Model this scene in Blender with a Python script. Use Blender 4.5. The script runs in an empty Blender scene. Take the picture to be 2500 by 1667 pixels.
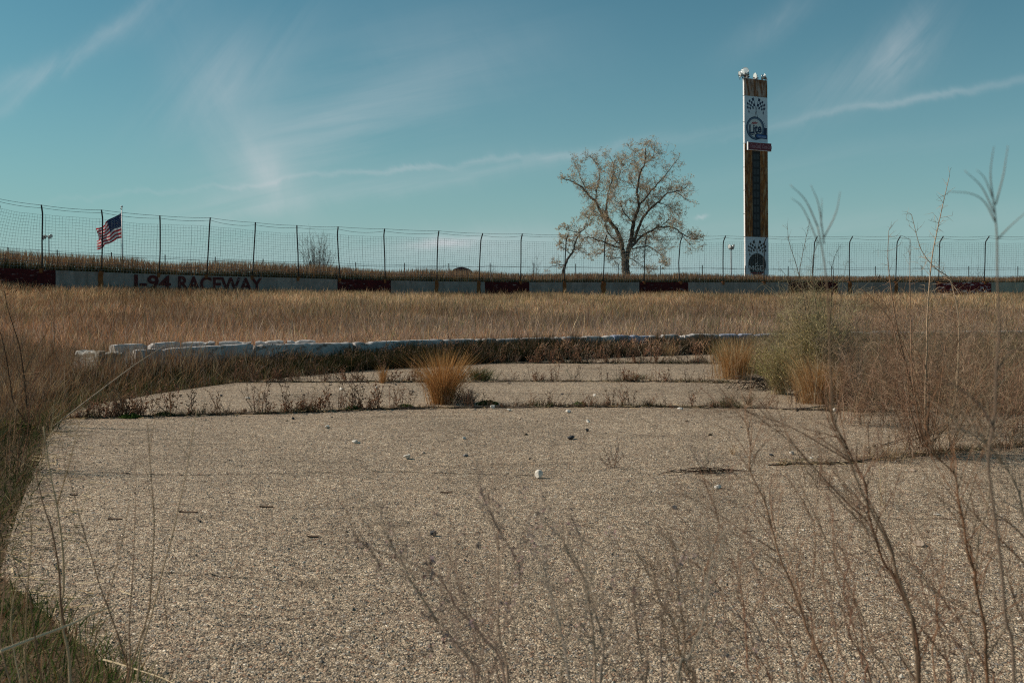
import bpy, math, random
import numpy as np
from mathutils import Vector
random.seed(7)
rng = np.random.default_rng(11)
F = 2430.0      # focal length in photo pixels
HZ = 690.0      # horizon row
EYE = 1.5
scene = bpy.context.scene
COL = scene.collection

def P(px, py, d):
    return np.array([(px - 1250) / F * d, d, EYE - (py - HZ) / F * d])
def G(px, py, z=0.0):
    d = (EYE - z) * F / (py - HZ)
    return np.array([(px - 1250) / F * d, d, z])

# ---------------------------------------------------------------- materials
class NT:
    def __init__(s, tree): s.t = tree
    def n(s, kind, **kw):
        nd = s.t.nodes.new(kind)
        for k, v in kw.items():
            if k in ('op',): nd.operation = v
            elif hasattr(nd, k) and k not in ('Color', 'Scale'): setattr(nd, k, v)
        return nd
    def lk(s, a, b): s.t.links.new(a, b)
    def val(s, x, sock):
        if isinstance(x, (int, float)): sock.default_value = x
        elif isinstance(x, (tuple, list)):
            sock.default_value = tuple(x) if len(x) == len(sock.default_value) else tuple(x) + (1,)
        else: s.lk(x, sock)
    def m(s, op, a, b=0.0, c=0.0):
        nd = s.t.nodes.new('ShaderNodeMath'); nd.operation = op
        s.val(a, nd.inputs[0]); s.val(b, nd.inputs[1]); s.val(c, nd.inputs[2])
        return nd.outputs[0]
    def mix(s, f, a, b, mode='MIX'):
        nd = s.t.nodes.new('ShaderNodeMix'); nd.data_type = 'RGBA'; nd.blend_type = mode
        s.val(f, nd.inputs[0]); s.val(a, nd.inputs[6]); s.val(b, nd.inputs[7])
        return nd.outputs[2]
    def noise(s, vec, scale, detail=3, rough=.55, dist=0.0, dim='3D'):
        nd = s.t.nodes.new('ShaderNodeTexNoise'); nd.noise_dimensions = dim
        if vec is not None: s.lk(vec, nd.inputs['Vector'])
        nd.inputs['Scale'].default_value = scale; nd.inputs['Detail'].default_value = detail
        nd.inputs['Roughness'].default_value = rough; nd.inputs['Distortion'].default_value = dist
        return nd.outputs[0]
    def ramp(s, f, stops):
        nd = s.t.nodes.new('ShaderNodeValToRGB'); s.lk(f, nd.inputs[0])
        el = nd.color_ramp.elements
        while len(el) < len(stops): el.new(0.5)
        for e, (p, c) in zip(el, stops):
            e.position = p; e.color = tuple(c) + (1,) if len(c) == 3 else c
        return nd.outputs[0]
    def scale(s, vec, v):
        nd = s.t.nodes.new('ShaderNodeVectorMath'); nd.operation = 'MULTIPLY'
        s.lk(vec, nd.inputs[0]); nd.inputs[1].default_value = v
        return nd.outputs[0]

def new_mat(name, rough=.85, metal=0.0, spec=.3):
    m = bpy.data.materials.new(name); m.use_nodes = True
    t = NT(m.node_tree)
    b = m.node_tree.nodes['Principled BSDF']
    b.inputs['Roughness'].default_value = rough; b.inputs['Metallic'].default_value = metal
    b.inputs['Specular IOR Level'].default_value = spec
    return m, t, b
def pos(t):
    g = t.t.nodes.new('ShaderNodeNewGeometry'); return g.outputs['Position']
def objc(t):
    g = t.t.nodes.new('ShaderNodeTexCoord'); return g.outputs['Object']
def bump(t, b, h, dist, strength=1.0):
    n = t.t.nodes.new('ShaderNodeBump'); n.inputs['Distance'].default_value = dist
    n.inputs['Strength'].default_value = strength
    t.lk(h, n.inputs['Height']); t.lk(n.outputs[0], b.inputs['Normal'])

def simple(name, col, rough=.8, metal=0.0, var=.25, scale=8.0, col2=None, bmp=0.0):
    m, t, b = new_mat(name, rough, metal)
    n = t.noise(objc(t), scale, 5)
    c2 = col2 or tuple(x * (1 - var) for x in col)
    c = t.ramp(n, [(.32, c2), (.68, col)])
    t.lk(c, b.inputs['Base Color'])
    if bmp: bump(t, b, n, bmp)
    return m
def foliage(name, trans=.35, rough=.9):
    m = bpy.data.materials.new(name); m.use_nodes = True
    t = NT(m.node_tree); t.t.nodes.remove(t.t.nodes['Principled BSDF'])
    out = t.t.nodes['Material Output']
    a = t.t.nodes.new('ShaderNodeAttribute'); a.attribute_name = 'Col'
    d = t.t.nodes.new('ShaderNodeBsdfDiffuse'); tr = t.t.nodes.new('ShaderNodeBsdfTranslucent')
    mx = t.t.nodes.new('ShaderNodeMixShader'); mx.inputs[0].default_value = trans
    t.lk(a.outputs['Color'], d.inputs[0]); t.lk(a.outputs['Color'], tr.inputs[0])
    t.lk(d.outputs[0], mx.inputs[1]); t.lk(tr.outputs[0], mx.inputs[2]); t.lk(mx.outputs[0], out.inputs[0])
    return m
M = {}
M['grass'] = foliage('dry grass', .30)
M['stem'] = foliage('woody stem', .0)

# concrete with exposed aggregate
m, t, b = new_mat('exposed aggregate', .85, spec=.25)
p = pos(t)
def vor(vec, sc, feat='F1'):
    v = t.t.nodes.new('ShaderNodeTexVoronoi'); v.feature = feat; v.voronoi_dimensions = '3D'
    t.lk(vec, v.inputs['Vector']); v.inputs['Scale'].default_value = sc
    return v
wp = t.t.nodes.new('ShaderNodeVectorMath'); wp.operation = 'ADD'
nz = t.t.nodes.new('ShaderNodeTexNoise'); nz.inputs['Scale'].default_value = 60; t.lk(p, nz.inputs['Vector'])
wp.inputs[1].default_value = (0, 0, 0); t.lk(p, wp.inputs[0]); t.lk(t.scale(nz.outputs['Color'], (.008, .008, .008)), wp.inputs[1])
v1 = vor(wp.outputs[0], 70); v2 = vor(wp.outputs[0], 140)
v1e = vor(wp.outputs[0], 70, 'DISTANCE_TO_EDGE')
sep = t.t.nodes.new('ShaderNodeSeparateColor'); t.lk(v1.outputs['Color'], sep.inputs[0])
sep2 = t.t.nodes.new('ShaderNodeSeparateColor'); t.lk(v2.outputs['Color'], sep2.inputs[0])
peb = t.ramp(sep.outputs[0], [(0, (.07, .055, .042)), (.16, (.22, .165, .115)), (.34, (.38, .30, .215)), (.52, (.50, .41, .30)), (.64, (.30, .175, .11)), (.78, (.62, .52, .39)), (.90, (.17, .16, .155)), (1, (.80, .71, .58))])
fine = t.ramp(sep2.outputs[0], [(0, (.06, .048, .036)), (.5, (.26, .205, .145)), (1, (.56, .46, .34))])
isbig = t.ramp(sep.outputs[1], [(.38, (0, 0, 0)), (.42, (1, 1, 1))])
c = t.mix(isbig, fine, peb)
edge = t.ramp(v1e.outputs['Distance'], [(.0, (.22, .19, .16)), (.18, (1, 1, 1))])
edge = t.mix(isbig, (1, 1, 1), edge)
c = t.mix(1.0, c, edge, 'MULTIPLY')
big = t.ramp(t.noise(p, .55, 5, .6), [(.3, (.98, .93, .89)), (.5, (1.26, 1.20, 1.16)), (.72, (1.44, 1.38, 1.33))])
c = t.mix(1.0, c, big, 'MULTIPLY')
stn = t.ramp(t.noise(t.scale(p, (.55, 1.6, 1)), 1.1, 6, .68, 1.2), [(.30, (.66, .64, .62)), (.44, (1, 1, 1))])
c = t.mix(1.0, c, stn, 'MULTIPLY')
wrn = t.ramp(t.noise(p, 1.9, 5, .7, .6), [(.62, (1, 1, 1)), (.70, (1.18, 1.13, 1.06))])
c = t.mix(1.0, c, wrn, 'MULTIPLY')
mid = t.ramp(t.noise(p, 7, 4, .65), [(.35, (.80, .79, .78)), (.62, (1.10, 1.10, 1.10))])
c = t.mix(1.0, c, mid, 'MULTIPLY')
spk = t.ramp(t.noise(p, 26, 2, .7), [(.30, (.62, .61, .60)), (.66, (1.3, 1.3, 1.27))])
c = t.mix(1.0, c, spk, 'MULTIPLY')
t.lk(c, b.inputs['Base Color'])
h = t.m('ADD', t.m('MULTIPLY', v1e.outputs['Distance'], t.m('MULTIPLY', sep.outputs[1], 1.6)), t.m('MULTIPLY', v2.outputs['Distance'], -.45))
bump(t, b, h, .013, 1.0)
M['pave'] = m

m, t, b = new_mat('dry soil', .95, spec=.1)
p = pos(t)
c = t.ramp(t.noise(p, 9, 6, .7), [(.3, (.05, .036, .024)), (.55, (.12, .085, .055)), (.75, (.21, .155, .10))])
c2 = t.ramp(t.noise(p, .25, 4), [(.35, (.8, .75, .7)), (.65, (1.1, 1.05, .95))])
t.lk(t.mix(1.0, c, c2, 'MULTIPLY'), b.inputs['Base Color'])
bump(t, b, t.noise(p, 20, 5, .7), .03)
M['soil'] = m
m, t, b = new_mat('dark joint soil', .95, spec=.1)
p = pos(t)
t.lk(t.ramp(t.noise(p, 30, 5, .7), [(.3, (.018, .013, .009)), (.6, (.05, .036, .025)), (.8, (.11, .08, .055))]), b.inputs['Base Color'])
bump(t, b, t.noise(p, 60, 4, .7), .02)
M['joint'] = m

def concrete(name, base, dark, stain, sc=2.0):
    m, t, b = new_mat(name, .9, spec=.2)
    p = objc(t)
    n1 = t.noise(p, sc, 6, .65)
    st = t.noise(t.scale(p, (1.6, 1.6, .25)), 2.2, 5, .6)
    c = t.ramp(n1, [(.3, dark), (.62, base)])
    f = t.ramp(st, [(.48, (0, 0, 0)), (.72, (1, 1, 1))])
    c = t.mix(t.m('MULTIPLY', f, .55), c, stain)
    t.lk(c, b.inputs['Base Color']); bump(t, b, t.noise(p, 30, 4), .006)
    return m
M['wall'] = concrete('weathered white painted concrete', (.31, .275, .25), (.21, .185, .165), (.12, .10, .08))
M['wall_beige'] = concrete('beige painted concrete', (.40, .37, .29), (.32, .29, .23), (.22, .19, .14))
def peeled(name, paint, dark, under, thr):
    m, t, b = new_mat(name, .9, spec=.2)
    p = objc(t)
    n = t.noise(t.scale(p, (1.0, 1.0, 2.4)), 2.6, 6, .72)
    c = t.ramp(t.noise(p, 5, 4), [(.3, dark), (.7, paint)])
    f = t.ramp(n, [(thr, (0, 0, 0)), (thr + .03, (1, 1, 1))])
    t.lk(t.mix(f, c, under), b.inputs['Base Color'])
    return m
M['maroon'] = peeled('peeling maroon paint', (.085, .013, .014), (.035, .008, .009), (.24, .18, .17), .60)
M['maroon_bright'] = peeled('peeling red paint', (.17, .022, .026), (.085, .015, .018), (.50, .42, .42), .545)
M['lettering'] = peeled('faded dark red lettering paint', (.11, .028, .026), (.065, .018, .018), (.22, .19, .17), .60)
M['barrier'] = peeled('chipped white barrier paint', (.54, .49, .45), (.33, .30, .285), (.18, .145, .12), .55)
M['barrier_dirty'] = peeled('dirty white barrier paint', (.46, .42, .37), (.28, .25, .21), (.17, .13, .09), .50)
M['barrier_blue'] = peeled('chipped pale blue barrier paint', (.24, .29, .40), (.33, .32, .36), (.28, .25, .23), .56)
def rusty(name, paint, rust, rust2, lo, stretch=(2.5, 2.5, .35), sc=1.1):
    m, t, b = new_mat(name, .75, spec=.3)
    p = objc(t)
    n = t.noise(t.scale(p, stretch), sc, 6, .68)
    r = t.ramp(t.noise(p, 3.0, 5), [(.35, rust2), (.65, rust)])
    f = t.ramp(n, [(lo, (0, 0, 0)), (lo + .14, (1, 1, 1))])
    t.lk(t.mix(f, paint, r), b.inputs['Base Color'])
    return m
M['rust_upper'] = rusty('rusted steel sheet with pale paint', (.40, .31, .26), (.27, .105, .035), (.10, .036, .015), .40, sc=1.6)
M['rust_lower'] = rusty('heavily rusted steel sheet', (.40, .27, .15), (.30, .11, .022), (.11, .036, .012), .36, sc=1.6)
M['rust'] = simple('rust', (.30, .11, .035), .9, var=.5, scale=20)
M['white_panel'] = simple('white sign panel', (.62, .66, .70), .5, var=.12, scale=1.2)
M['white_edge'] = rusty('white painted steel edge with rust streaks', (.82, .80, .78), (.45, .22, .14), (.3, .12, .06), .66)
M['black_strip'] = simple('black scoreboard strip', (.022, .022, .024), .6, var=.5, scale=3)
M['digit'] = simple('dull unlit digit slot', (.05, .05, .052), .5, var=.3)
M['navy'] = simple('navy ink', (.018, .032, .075), .6, var=.15)
M['grey_blue'] = simple('grey blue ink', (.12, .17, .24), .6, var=.15)
M['blue'] = simple('ribbon blue ink', (.05, .13, .33), .6, var=.15)
M['cream'] = simple('pale logo ground', (.60, .60, .58), .6, var=.1)
M['redink'] = simple('red ink', (.40, .035, .04), .6, var=.2)
M['blackink'] = simple('black ink', (.02, .018, .018), .6, var=.3)
M['greyink'] = simple('grey lettering ink', (.58, .57, .56), .6, var=.2)
M['cokered'] = simple('faded maroon sign face', (.17, .022, .035), .5, var=.25, scale=2)
M['pinkink'] = simple('faded pink lettering', (.42, .22, .25), .6, var=.2)
M['lamp'] = simple('weathered aluminium lamp shell', (.62, .64, .62), .35, .55, var=.2)
M['lampdark'] = simple('dark lamp bracket', (.09, .08, .08), .6, .3)
M['lens'] = simple('lamp lens glass', (.75, .78, .76), .12, .1, var=.1)
M['post'] = rusty('dark weathered steel post', (.022, .024, .026), (.12, .045, .02), (.07, .03, .015), .62, (3, 3, .8), 1.0)
M['wire'] = simple('galvanised fence wire', (.13, .14, .15), .6, .2, var=.3)
M['mesh'] = simple('galvanised fence mesh', (.28, .32, .33), .6, .1, var=.3)
M['pole'] = simple('flagpole paint', (.42, .40, .40), .5, .3)
def clothmat(name, c):
    m = foliage(name, .45); nd = m.node_tree.nodes
    for x in nd:
        if x.type in ('BSDF_DIFFUSE', 'BSDF_TRANSLUCENT'):
            for l in list(x.inputs[0].links): m.node_tree.links.remove(l)
            x.inputs[0].default_value = c + (1,)
    return m
M['flagred'] = clothmat('flag red cloth', (.50, .022, .035)); M['flagwhite'] = clothmat('flag white cloth', (.86, .80, .78))
M['flagblue'] = simple('flag navy cloth', (.03, .045, .12), .8, var=.1)
M['roofred'] = simple('dark red metal roof', (.09, .022, .026), .7, var=.3)
M['shedwhite'] = simple('far white wall', (.75, .72, .70), .7, var=.1)
m, t, b = new_mat('grey furrowed bark', .95, spec=.1)
pp = objc(t)
nb = t.noise(t.scale(pp, (6, 6, 1.2)), 1.4, 6, .7)
t.lk(t.ramp(nb, [(.3, (.035, .027, .022)), (.55, (.10, .08, .065)), (.75, (.19, .155, .125))]), b.inputs['Base Color'])
bump(t, b, nb, .05)
M['bark'] = m
M['bark_pale'] = simple('pale broken wood', (.45, .36, .27), .9)
def stonemat(name, c, sc=30): return simple(name, c, .85, var=.35, scale=sc, bmp=.004)
M['st_white'] = stonemat('white limestone', (.84, .76, .66)); M['st_dark'] = stonemat('dark stone', (.07, .068, .07))
M['st_tan'] = stonemat('tan stone', (.46, .35, .26)); M['st_brown'] = stonemat('brown stone', (.17, .125, .085))
M['sliverbrown'] = stonemat('mottled brown sliver', (.17, .105, .065)); M['st_grey'] = stonemat('grey stone', (.30, .29, .28))

# ---------------------------------------------------------------- mesh tools
def tagit(o, label=None, cat=None, group=None, kind=None):
    if label: o['label'] = label
    if cat: o['category'] = cat
    if group: o['group'] = group
    if kind: o['kind'] = kind
    return o
def link(o, parent=None):
    COL.objects.link(o)
    if parent is not None: o.parent = parent
    return o
def empty(name, loc=(0, 0, 0), **kw):
    o = bpy.data.objects.new(name, None); o.empty_display_size = .1; o.location = loc
    link(o); tagit(o, **kw); return o

def np_mesh(name, V, loops, starts, mats, matidx=None, col=None, smooth=False):
    me = bpy.data.meshes.new(name)
    V = np.asarray(V, dtype=np.float32)
    me.vertices.add(len(V)); me.vertices.foreach_set('co', V.ravel())
    me.loops.add(len(loops)); me.loops.foreach_set('vertex_index', np.asarray(loops, dtype=np.int32))
    me.polygons.add(len(starts)); me.polygons.foreach_set('loop_start', np.asarray(starts, dtype=np.int32))
    if matidx is not None: me.polygons.foreach_set('material_index', np.asarray(matidx, dtype=np.int32))
    me.update(calc_edges=True)
    me.polygons.foreach_set('use_smooth', np.full(len(starts), bool(smooth)))
    for mm in mats: me.materials.append(mm)
    if col is not None:
        a = me.color_attributes.new('Col', 'FLOAT_COLOR', 'POINT')
        c = np.ones((len(V), 4), dtype=np.float32); c[:, :3] = col
        a.data.foreach_set('color', c.ravel())
    return me

class MB:
    """collects shapes for ONE mesh"""
    def __init__(s): s.v = []; s.l = []; s.st = []; s.mi = []; s.c = []; s.n = 0; s.ln = 0
    def add(s, verts, faces, mi=0, col=(.3, .3, .3)):
        verts = np.asarray(verts, float).reshape(-1, 3)
        s.v.append(verts); s.c.append(np.tile(np.asarray(col, float), (len(verts), 1)))
        for f in faces:
            s.st.append(s.ln); s.l.extend([i + s.n for i in f]); s.ln += len(f); s.mi.append(mi)
        s.n += len(verts)
    def box(s, c, size, mi=0, col=(.3, .3, .3), ax=None):
        hx, hy, hz = [x / 2 for x in size]
        A = np.eye(3) if ax is None else np.asarray(ax, float)
        vs = [np.asarray(c) + A[0] * x * hx + A[1] * y * hy + A[2] * z * hz for z in (-1, 1) for y in (-1, 1) for x in (-1, 1)]
        s.add(vs, [(0, 2, 3, 1), (4, 5, 7, 6), (0, 1, 5, 4), (2, 6, 7, 3), (0, 4, 6, 2), (1, 3, 7, 5)], mi, col)
    def tube(s, pts, r, sides=5, mi=0, col=(.3, .3, .3), cap=True):
        pts = np.asarray(pts, float); n = len(pts)
        r = np.full(n, r) if np.isscalar(r) else np.asarray(r, float)
        tan = np.gradient(pts, axis=0); tan /= np.linalg.norm(tan, axis=1)[:, None] + 1e-9
        ref = np.array([0, 0, 1.]) if abs(tan[0][2]) < .9 else np.array([1., 0, 0])
        rings = []
        a = np.arange(sides) * 2 * math.pi / sides
        u = np.cross(tan[0], ref); u /= np.linalg.norm(u)
        for i in range(n):
            u = u - tan[i] * np.dot(u, tan[i]); u /= np.linalg.norm(u) + 1e-9
            w = np.cross(tan[i], u)
            rings.append(pts[i] + r[i] * (np.outer(np.cos(a), u) + np.outer(np.sin(a), w)))
        V = np.concatenate(rings); fs = []
        for i in range(n - 1):
            for k in range(sides):
                k2 = (k + 1) % sides
                fs.append((i * sides + k, i * sides + k2, (i + 1) * sides + k2, (i + 1) * sides + k))
        if cap:
            fs.append(tuple(range(sides))[::-1]); fs.append(tuple((n - 1) * sides + k for k in range(sides)))
        s.add(V, fs, mi, col)
    def build(s, name, mats, parent=None, smooth=False, loc=None, **kw):
        if not isinstance(mats, (list, tuple)): mats = [mats]
        V = np.concatenate(s.v)
        if loc is not None: V = V - np.asarray(loc)
        me = np_mesh(name, V, s.l, s.st, mats, s.mi, np.concatenate(s.c), smooth)
        o = bpy.data.objects.new(name, me); link(o, parent)
        if loc is not None: o.location = [float(x) for x in loc]
        tagit(o, **kw); return o

def jit(c, a=.2):
    k = 1 + random.uniform(-a, a)
    return tuple(max(0, x * k * (1 + random.uniform(-a, a) * .3)) for x in c)

def blades_mesh(name, base, H, W, lean, cols, stalk=None, mats=None, tips=None, side=None, curl=1.0):
    """vectorised grass: base (N,3), H,W (N,), lean (N,2) horizontal tip offset, cols (N,3)"""
    N = len(base)
    az = rng.uniform(0, 2 * math.pi, N)
    u = np.stack([np.cos(az), np.sin(az) * .5, np.zeros(N)], 1)
    stalk = np.zeros(N) if stalk is None else stalk
    hs = [0, .4, .72, 1.0]
    ring = []
    for k, hh in enumerate(hs):
        c = base.copy()
        c[:, :2] += lean * (hh ** (1.5 * curl))[..., None] if not np.isscalar(hh) else lean * hh ** 1.6
        c[:, 2] += H * (hh - .18 * hh * hh * np.minimum(1.5, np.linalg.norm(lean, axis=1) / (H + 1e-6)))
        w_leaf = [1, .85, .5, .0][k]; w_st = [.45, .35, .95, .0][k]
        w = W * (w_leaf * (1 - stalk) + w_st * stalk) * .5
        if k < 3:
            ring += [c - u * w[:, None], c + u * w[:, None]]
        else: ring.append(c)
    V = np.stack(ring, 1).reshape(-1, 3)       # N*7
    b0 = (np.arange(N) * 7)[:, None]
    L = np.concatenate([b0 + np.array([0, 1, 3, 2]), b0 + np.array([2, 3, 5, 4]), b0 + np.array([4, 5, 6])], 1)
    S = (np.arange(N) * 11)[:, None] + np.array([0, 4, 8])
    C = np.repeat(cols, 7, axis=0)
    if tips is not None:
        C = C.reshape(N, 7, 3); C[:, 4:, :] = tips[:, None, :]; C[:, 2:4, :] = (C[:, 2:4, :] + tips[:, None, :]) / 2; C = C.reshape(-1, 3)
    me = np_mesh(name, V, L.ravel(), S.ravel(), [mats or M['grass']], None, C)
    return me
def grass_obj(name, *a, parent=None, loc=None, label=None, cat=None, group=None, kind=None, **kw):
    me = blades_mesh(name, *a, **kw)
    o = bpy.data.objects.new(name, me); link(o, parent)
    return tagit(o, label, cat, group, kind)

def vnoise(x, y, s, seed=0):
    """smooth value noise 0..1"""
    r = np.random.default_rng(seed).random((64, 64))
    x = np.asarray(x) / s + 1000.37; y = np.asarray(y) / s + 1000.71
    xi = np.floor(x).astype(int); yi = np.floor(y).astype(int); fx = x - xi; fy = y - yi
    fx = fx * fx * (3 - 2 * fx); fy = fy * fy * (3 - 2 * fy)
    g = lambda a, b: r[a % 64, b % 64]
    return (g(xi, yi) * (1 - fx) + g(xi + 1, yi) * fx) * (1 - fy) + (g(xi, yi + 1) * (1 - fx) + g(xi + 1, yi + 1) * fx) * fy
def pick(cols, w, n):
    cols = np.asarray(cols, float); idx = rng.choice(len(cols), n, p=np.asarray(w) / sum(w))
    return cols[idx] * rng.uniform(.72, 1.25, (n, 1))

# ---------------------------------------------------------------- terrain
WPX = [(-700, 41, 2.85), (-150, 47.5, 2.42), (0, 48.6, 2.21), (105, 49.4, 2.13), (253, 51.2, 2.03), (393, 53.2, 1.94), (512, 55.0, 1.87), (623, 57.4, 1.83), (725, 58.8, 1.77),
       (826, 59.6, 1.70), (939, 60.6, 1.63), (1069, 62.4, 1.58), (1173, 64.4, 1.55), (1272, 65.2, 1.53), (1384, 66.4, 1.525), (1575, 68, 1.525), (2000, 68, 1.525), (2700, 68, 1.525), (4200, 67, 1.525)]
WX = np.array([(p - 1250) / F * d for p, d, z in WPX]); WY = np.array([d for p, d, z in WPX]); WZ = np.array([z for p, d, z in WPX])
def yw(x): return np.interp(x, WX, WY)
def zw(x): return np.interp(x, WX, WZ)
def gz(x, y):
    x = np.asarray(x, float); y = np.asarray(y, float)
    w = yw(x); z1 = zw(x)
    t = np.clip((y - 26) / (w - 26), 0, 1)
    a = (z1 - 1.04) * t ** 1.4 + .05 * (vnoise(x, y, 3.5, 5) - .5) * np.clip((np.abs(x + .6) - 4.7) / 2 + np.clip((y - 20) / 4, 0, 1), 0, 1)
    bck = np.where(y < w + 7, z1 - .05, (z1 - .05) * np.clip(1 - (y - w - 7) / 9, 0, 1))
    return np.where(y < w + .15, a, bck)
xs = np.unique(np.concatenate([np.linspace(-44, 44, 177), [-3000, -1500, -700, -300, -150, -90, -60, 60, 90, 150, 300, 700, 1500, 3000]]))
rows = []
fr = np.linspace(-20, 25, 91); fr2 = np.linspace(0.02, 1, 60)
for y in fr: rows.append(np.full_like(xs, y))
for f in fr2: rows.append(25 + f * (yw(xs) + .12 - 25))
for o_ in (.18, 1, 3, 5, 7, 9, 11, 13, 16.2, 20, 40, 80, 200, 600, 1500, 4000): rows.append(yw(xs) + o_)
Y = np.array(rows); X = np.tile(xs, (len(rows), 1)); Z = gz(X, Y) - .03
nr, nc = X.shape
idx = np.arange(nr * nc).reshape(nr, nc)
Q = np.stack([idx[:-1, :-1], idx[:-1, 1:], idx[1:, 1:], idx[1:, :-1]], -1).reshape(-1, 4)
me = np_mesh('ground', np.stack([X, Y, Z], -1).reshape(-1, 3), Q.ravel(), np.arange(len(Q)) * 4, [M['soil']], smooth=True)
tagit(link(bpy.data.objects.new('ground', me)), kind='structure')

# pavement panels, polygons in world coordinates (edge lists left/right per y row)
def ledge(y):   # left edge of the pavement
    return np.interp(y, [0, 3.0, 3.73, 5, 6, 7.5, 9.1, 11, 12, 12.8, 13.7, 14.7, 16.4, 17.6, 19, 20.2, 22.5], [-.6, -1.0, -1.4, -2.55, -3.05, -3.60, -4.33, -5.0, -5.15, -5.0, -4.7, -4.3, -3.05, -2.15, -1.4, -1.0, -.3])
def redge(y):
    return np.interp(y, [0, 9.2, 9.3, 11.5, 12.5, 14.5, 18, 20.5, 22.5], [9.0, 8.0, 7.6, 5.6, 4.6, 4.1, 3.9, 4.2, 4.6])
J1 = [(-5.3, 10.85), (-4.9, 10.95), (-3.6, 11.25), (-1.2, 11.87), (.74, 12.02), (2.7, 11.97), (4.05, 11.6), (8, 11.0)]
J2 = [(-6, 14.6), (-4.3, 14.95), (-2.6, 15.05), (0, 15.13), (2.5, 15.05), (4.2, 14.7), (6, 14.6)]
J3 = [(-3, 18.3), (0, 18.55), (4.5, 18.35)]
J0 = [(2.1, 8.15), (2.8, 8.3), (3.7, 8.7), (4.6, 9.05), (8, 9.6)]
def jyv(J, x): return np.interp(x, [a for a, _ in J], [b for _, b in J]) + .10 * (vnoise(x, J[0][1], 1.3, 90) - .5) + .05 * (vnoise(x, J[0][1], .35, 91) - .5)
def jy(J, x): return float(jyv(J, x))
def panel(name, f0, f1, gap0, gap1):
    n = 60; s = np.linspace(0, 1, n)
    us = np.linspace(0, 1, 9); V = []
    for i, si in enumerate(s):
        for k, u in enumerate(us):
            # x fraction across, y between joints
            y0 = f0; x = None
            yy = .5
            yl = (f0(0) if callable(f0) else f0); yh = f1(0)
            ya = yl + (yh - yl) * u
            x = ledge(ya) + (redge(ya) - ledge(ya)) * si
            yA = f0(x) + gap0; yB = f1(x) - gap1
            y = yA + (yB - yA) * u
            x = ledge(y) + (redge(y) - ledge(y)) * si
            if si in (0.0, 1.0): x += .09 * (vnoise(y, 0, .3, 3 + int(si)) - .5)
            V.append((x, y, .004 * (vnoise(x, y, 1.5, 9) - .5)))
    V = np.array(V).reshape(n, 9, 3)
    # rough joint edges
    V[:, 0, 1] += .035 * (vnoise(V[:, 0, 0], 0, .17, 4) - .5); V[:, -1, 1] += .035 * (vnoise(V[:, -1, 0], 0, .15, 6) - .5)
    top = V.reshape(-1, 3); bot = top.copy(); bot[:, 2] -= .12
    ii = np.arange(n * 9).reshape(n, 9); off = n * 9
    fs = np.stack([ii[:-1, :-1], ii[1:, :-1], ii[1:, 1:], ii[:-1, 1:]], -1).reshape(-1, 4)
    per = list(ii[:, 0]) + list(ii[-1, 1:]) + list(ii[-2::-1, -1]) + list(ii[0, -2:0:-1])
    sides = [(per[(k + 1) % len(per)], per[k], per[k] + off, per[(k + 1) % len(per)] + off) for k in range(len(per))]
    A = np.concatenate([fs, np.array(sides)])
    me = np_mesh(name, np.concatenate([top, bot]), A.ravel(), np.arange(len(A)) * 4, [M['pave']])
    return tagit(link(bpy.data.objects.new(name, me)), kind='structure')
panel('pavement', lambda x: -1.0, lambda x: jy(J1, x), 0, .035)
panel('pavement', lambda x: jy(J1, x), lambda x: jy(J2, x), .03, .03)
panel('pavement', lambda x: jy(J2, x), lambda x: jy(J3, x), .03, .03)
panel('pavement', lambda x: jy(J3, x), lambda x: 21.9, .03, 0)
# dark soil filling the joints and lying along them
def ribbon(name, J, x0, x1, w, seed, z=.004, off=0.0):
    n = int((x1 - x0) / .04); V = []; 
    for i in range(n + 1):
        x = x0 + (x1 - x0) * i / n; y = jy(J, x)
        a = w * (.2 + 1.9 * vnoise(x, 0, .22, seed) ** 1.5) ; b_ = w * (.3 + 2.4 * vnoise(x, 5, .35, seed + 1)); tp_ = min(1, (x - x0) / .8 + .05, (x1 - x) / .8 + .05) * (.35 + 1.3 * vnoise(x, 8, .5, seed + 3)); a *= tp_; b_ *= tp_
        hgt = z + .010 * vnoise(x, 2, .1, seed + 2)
        V += [(x, y - a * .5 + off, .0035), (x, y + off, z + hgt), (x, y + b_ + off, .0035)]
    A = []
    for i in range(n):
        k = i * 3
        A += [(k, k + 3, k + 4, k + 1), (k + 1, k + 4, k + 5, k + 2)]
    A = np.array(A)
    me = np_mesh(name, V, A.ravel(), np.arange(len(A)) * 4, [M['joint']])
    return tagit(link(bpy.data.objects.new(name, me)), kind='structure')
def crack(pts, w, seed):
    sp = []
    r = random.Random(seed)
    for (xa, ya), (xb, yb) in zip(pts[:-1], pts[1:]):
        n = max(3, int(math.hypot(xb - xa, yb - ya) / .05))
        for k in range(n): f = k / n; sp.append((xa + (xb - xa) * f + r.gauss(0, .006), ya + (yb - ya) * f + r.gauss(0, .012)))
    V = []
    for k, (x, y) in enumerate(sp):
        ww = w * (.25 + 1.2 * r.random()) * min(1, k / 4, (len(sp) - 1 - k) / 4); V += [(x - ww * .3, y - ww * .5, .0045), (x + ww * .3, y + ww * .5, .0045)]
    A = np.array([(2 * k, 2 * k + 2, 2 * k + 3, 2 * k + 1) for k in range(len(sp) - 1)])
    tagit(link(bpy.data.objects.new('pavement_crack', np_mesh('pavement_crack', V, A.ravel(), np.arange(len(A)) * 4, [M['joint']]))), kind='structure')
crack([(-4.1, 8.05), (-2.6, 7.75), (-1.0, 7.9), (.4, 7.7)], .010, 1); crack([(-4.4, 9.0), (-3.0, 9.3), (-2.2, 9.15)], .007, 2); crack([(1.2, 5.9), (2.2, 6.35), (3.4, 6.3), (4.6, 6.6)], .009, 3)
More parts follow.
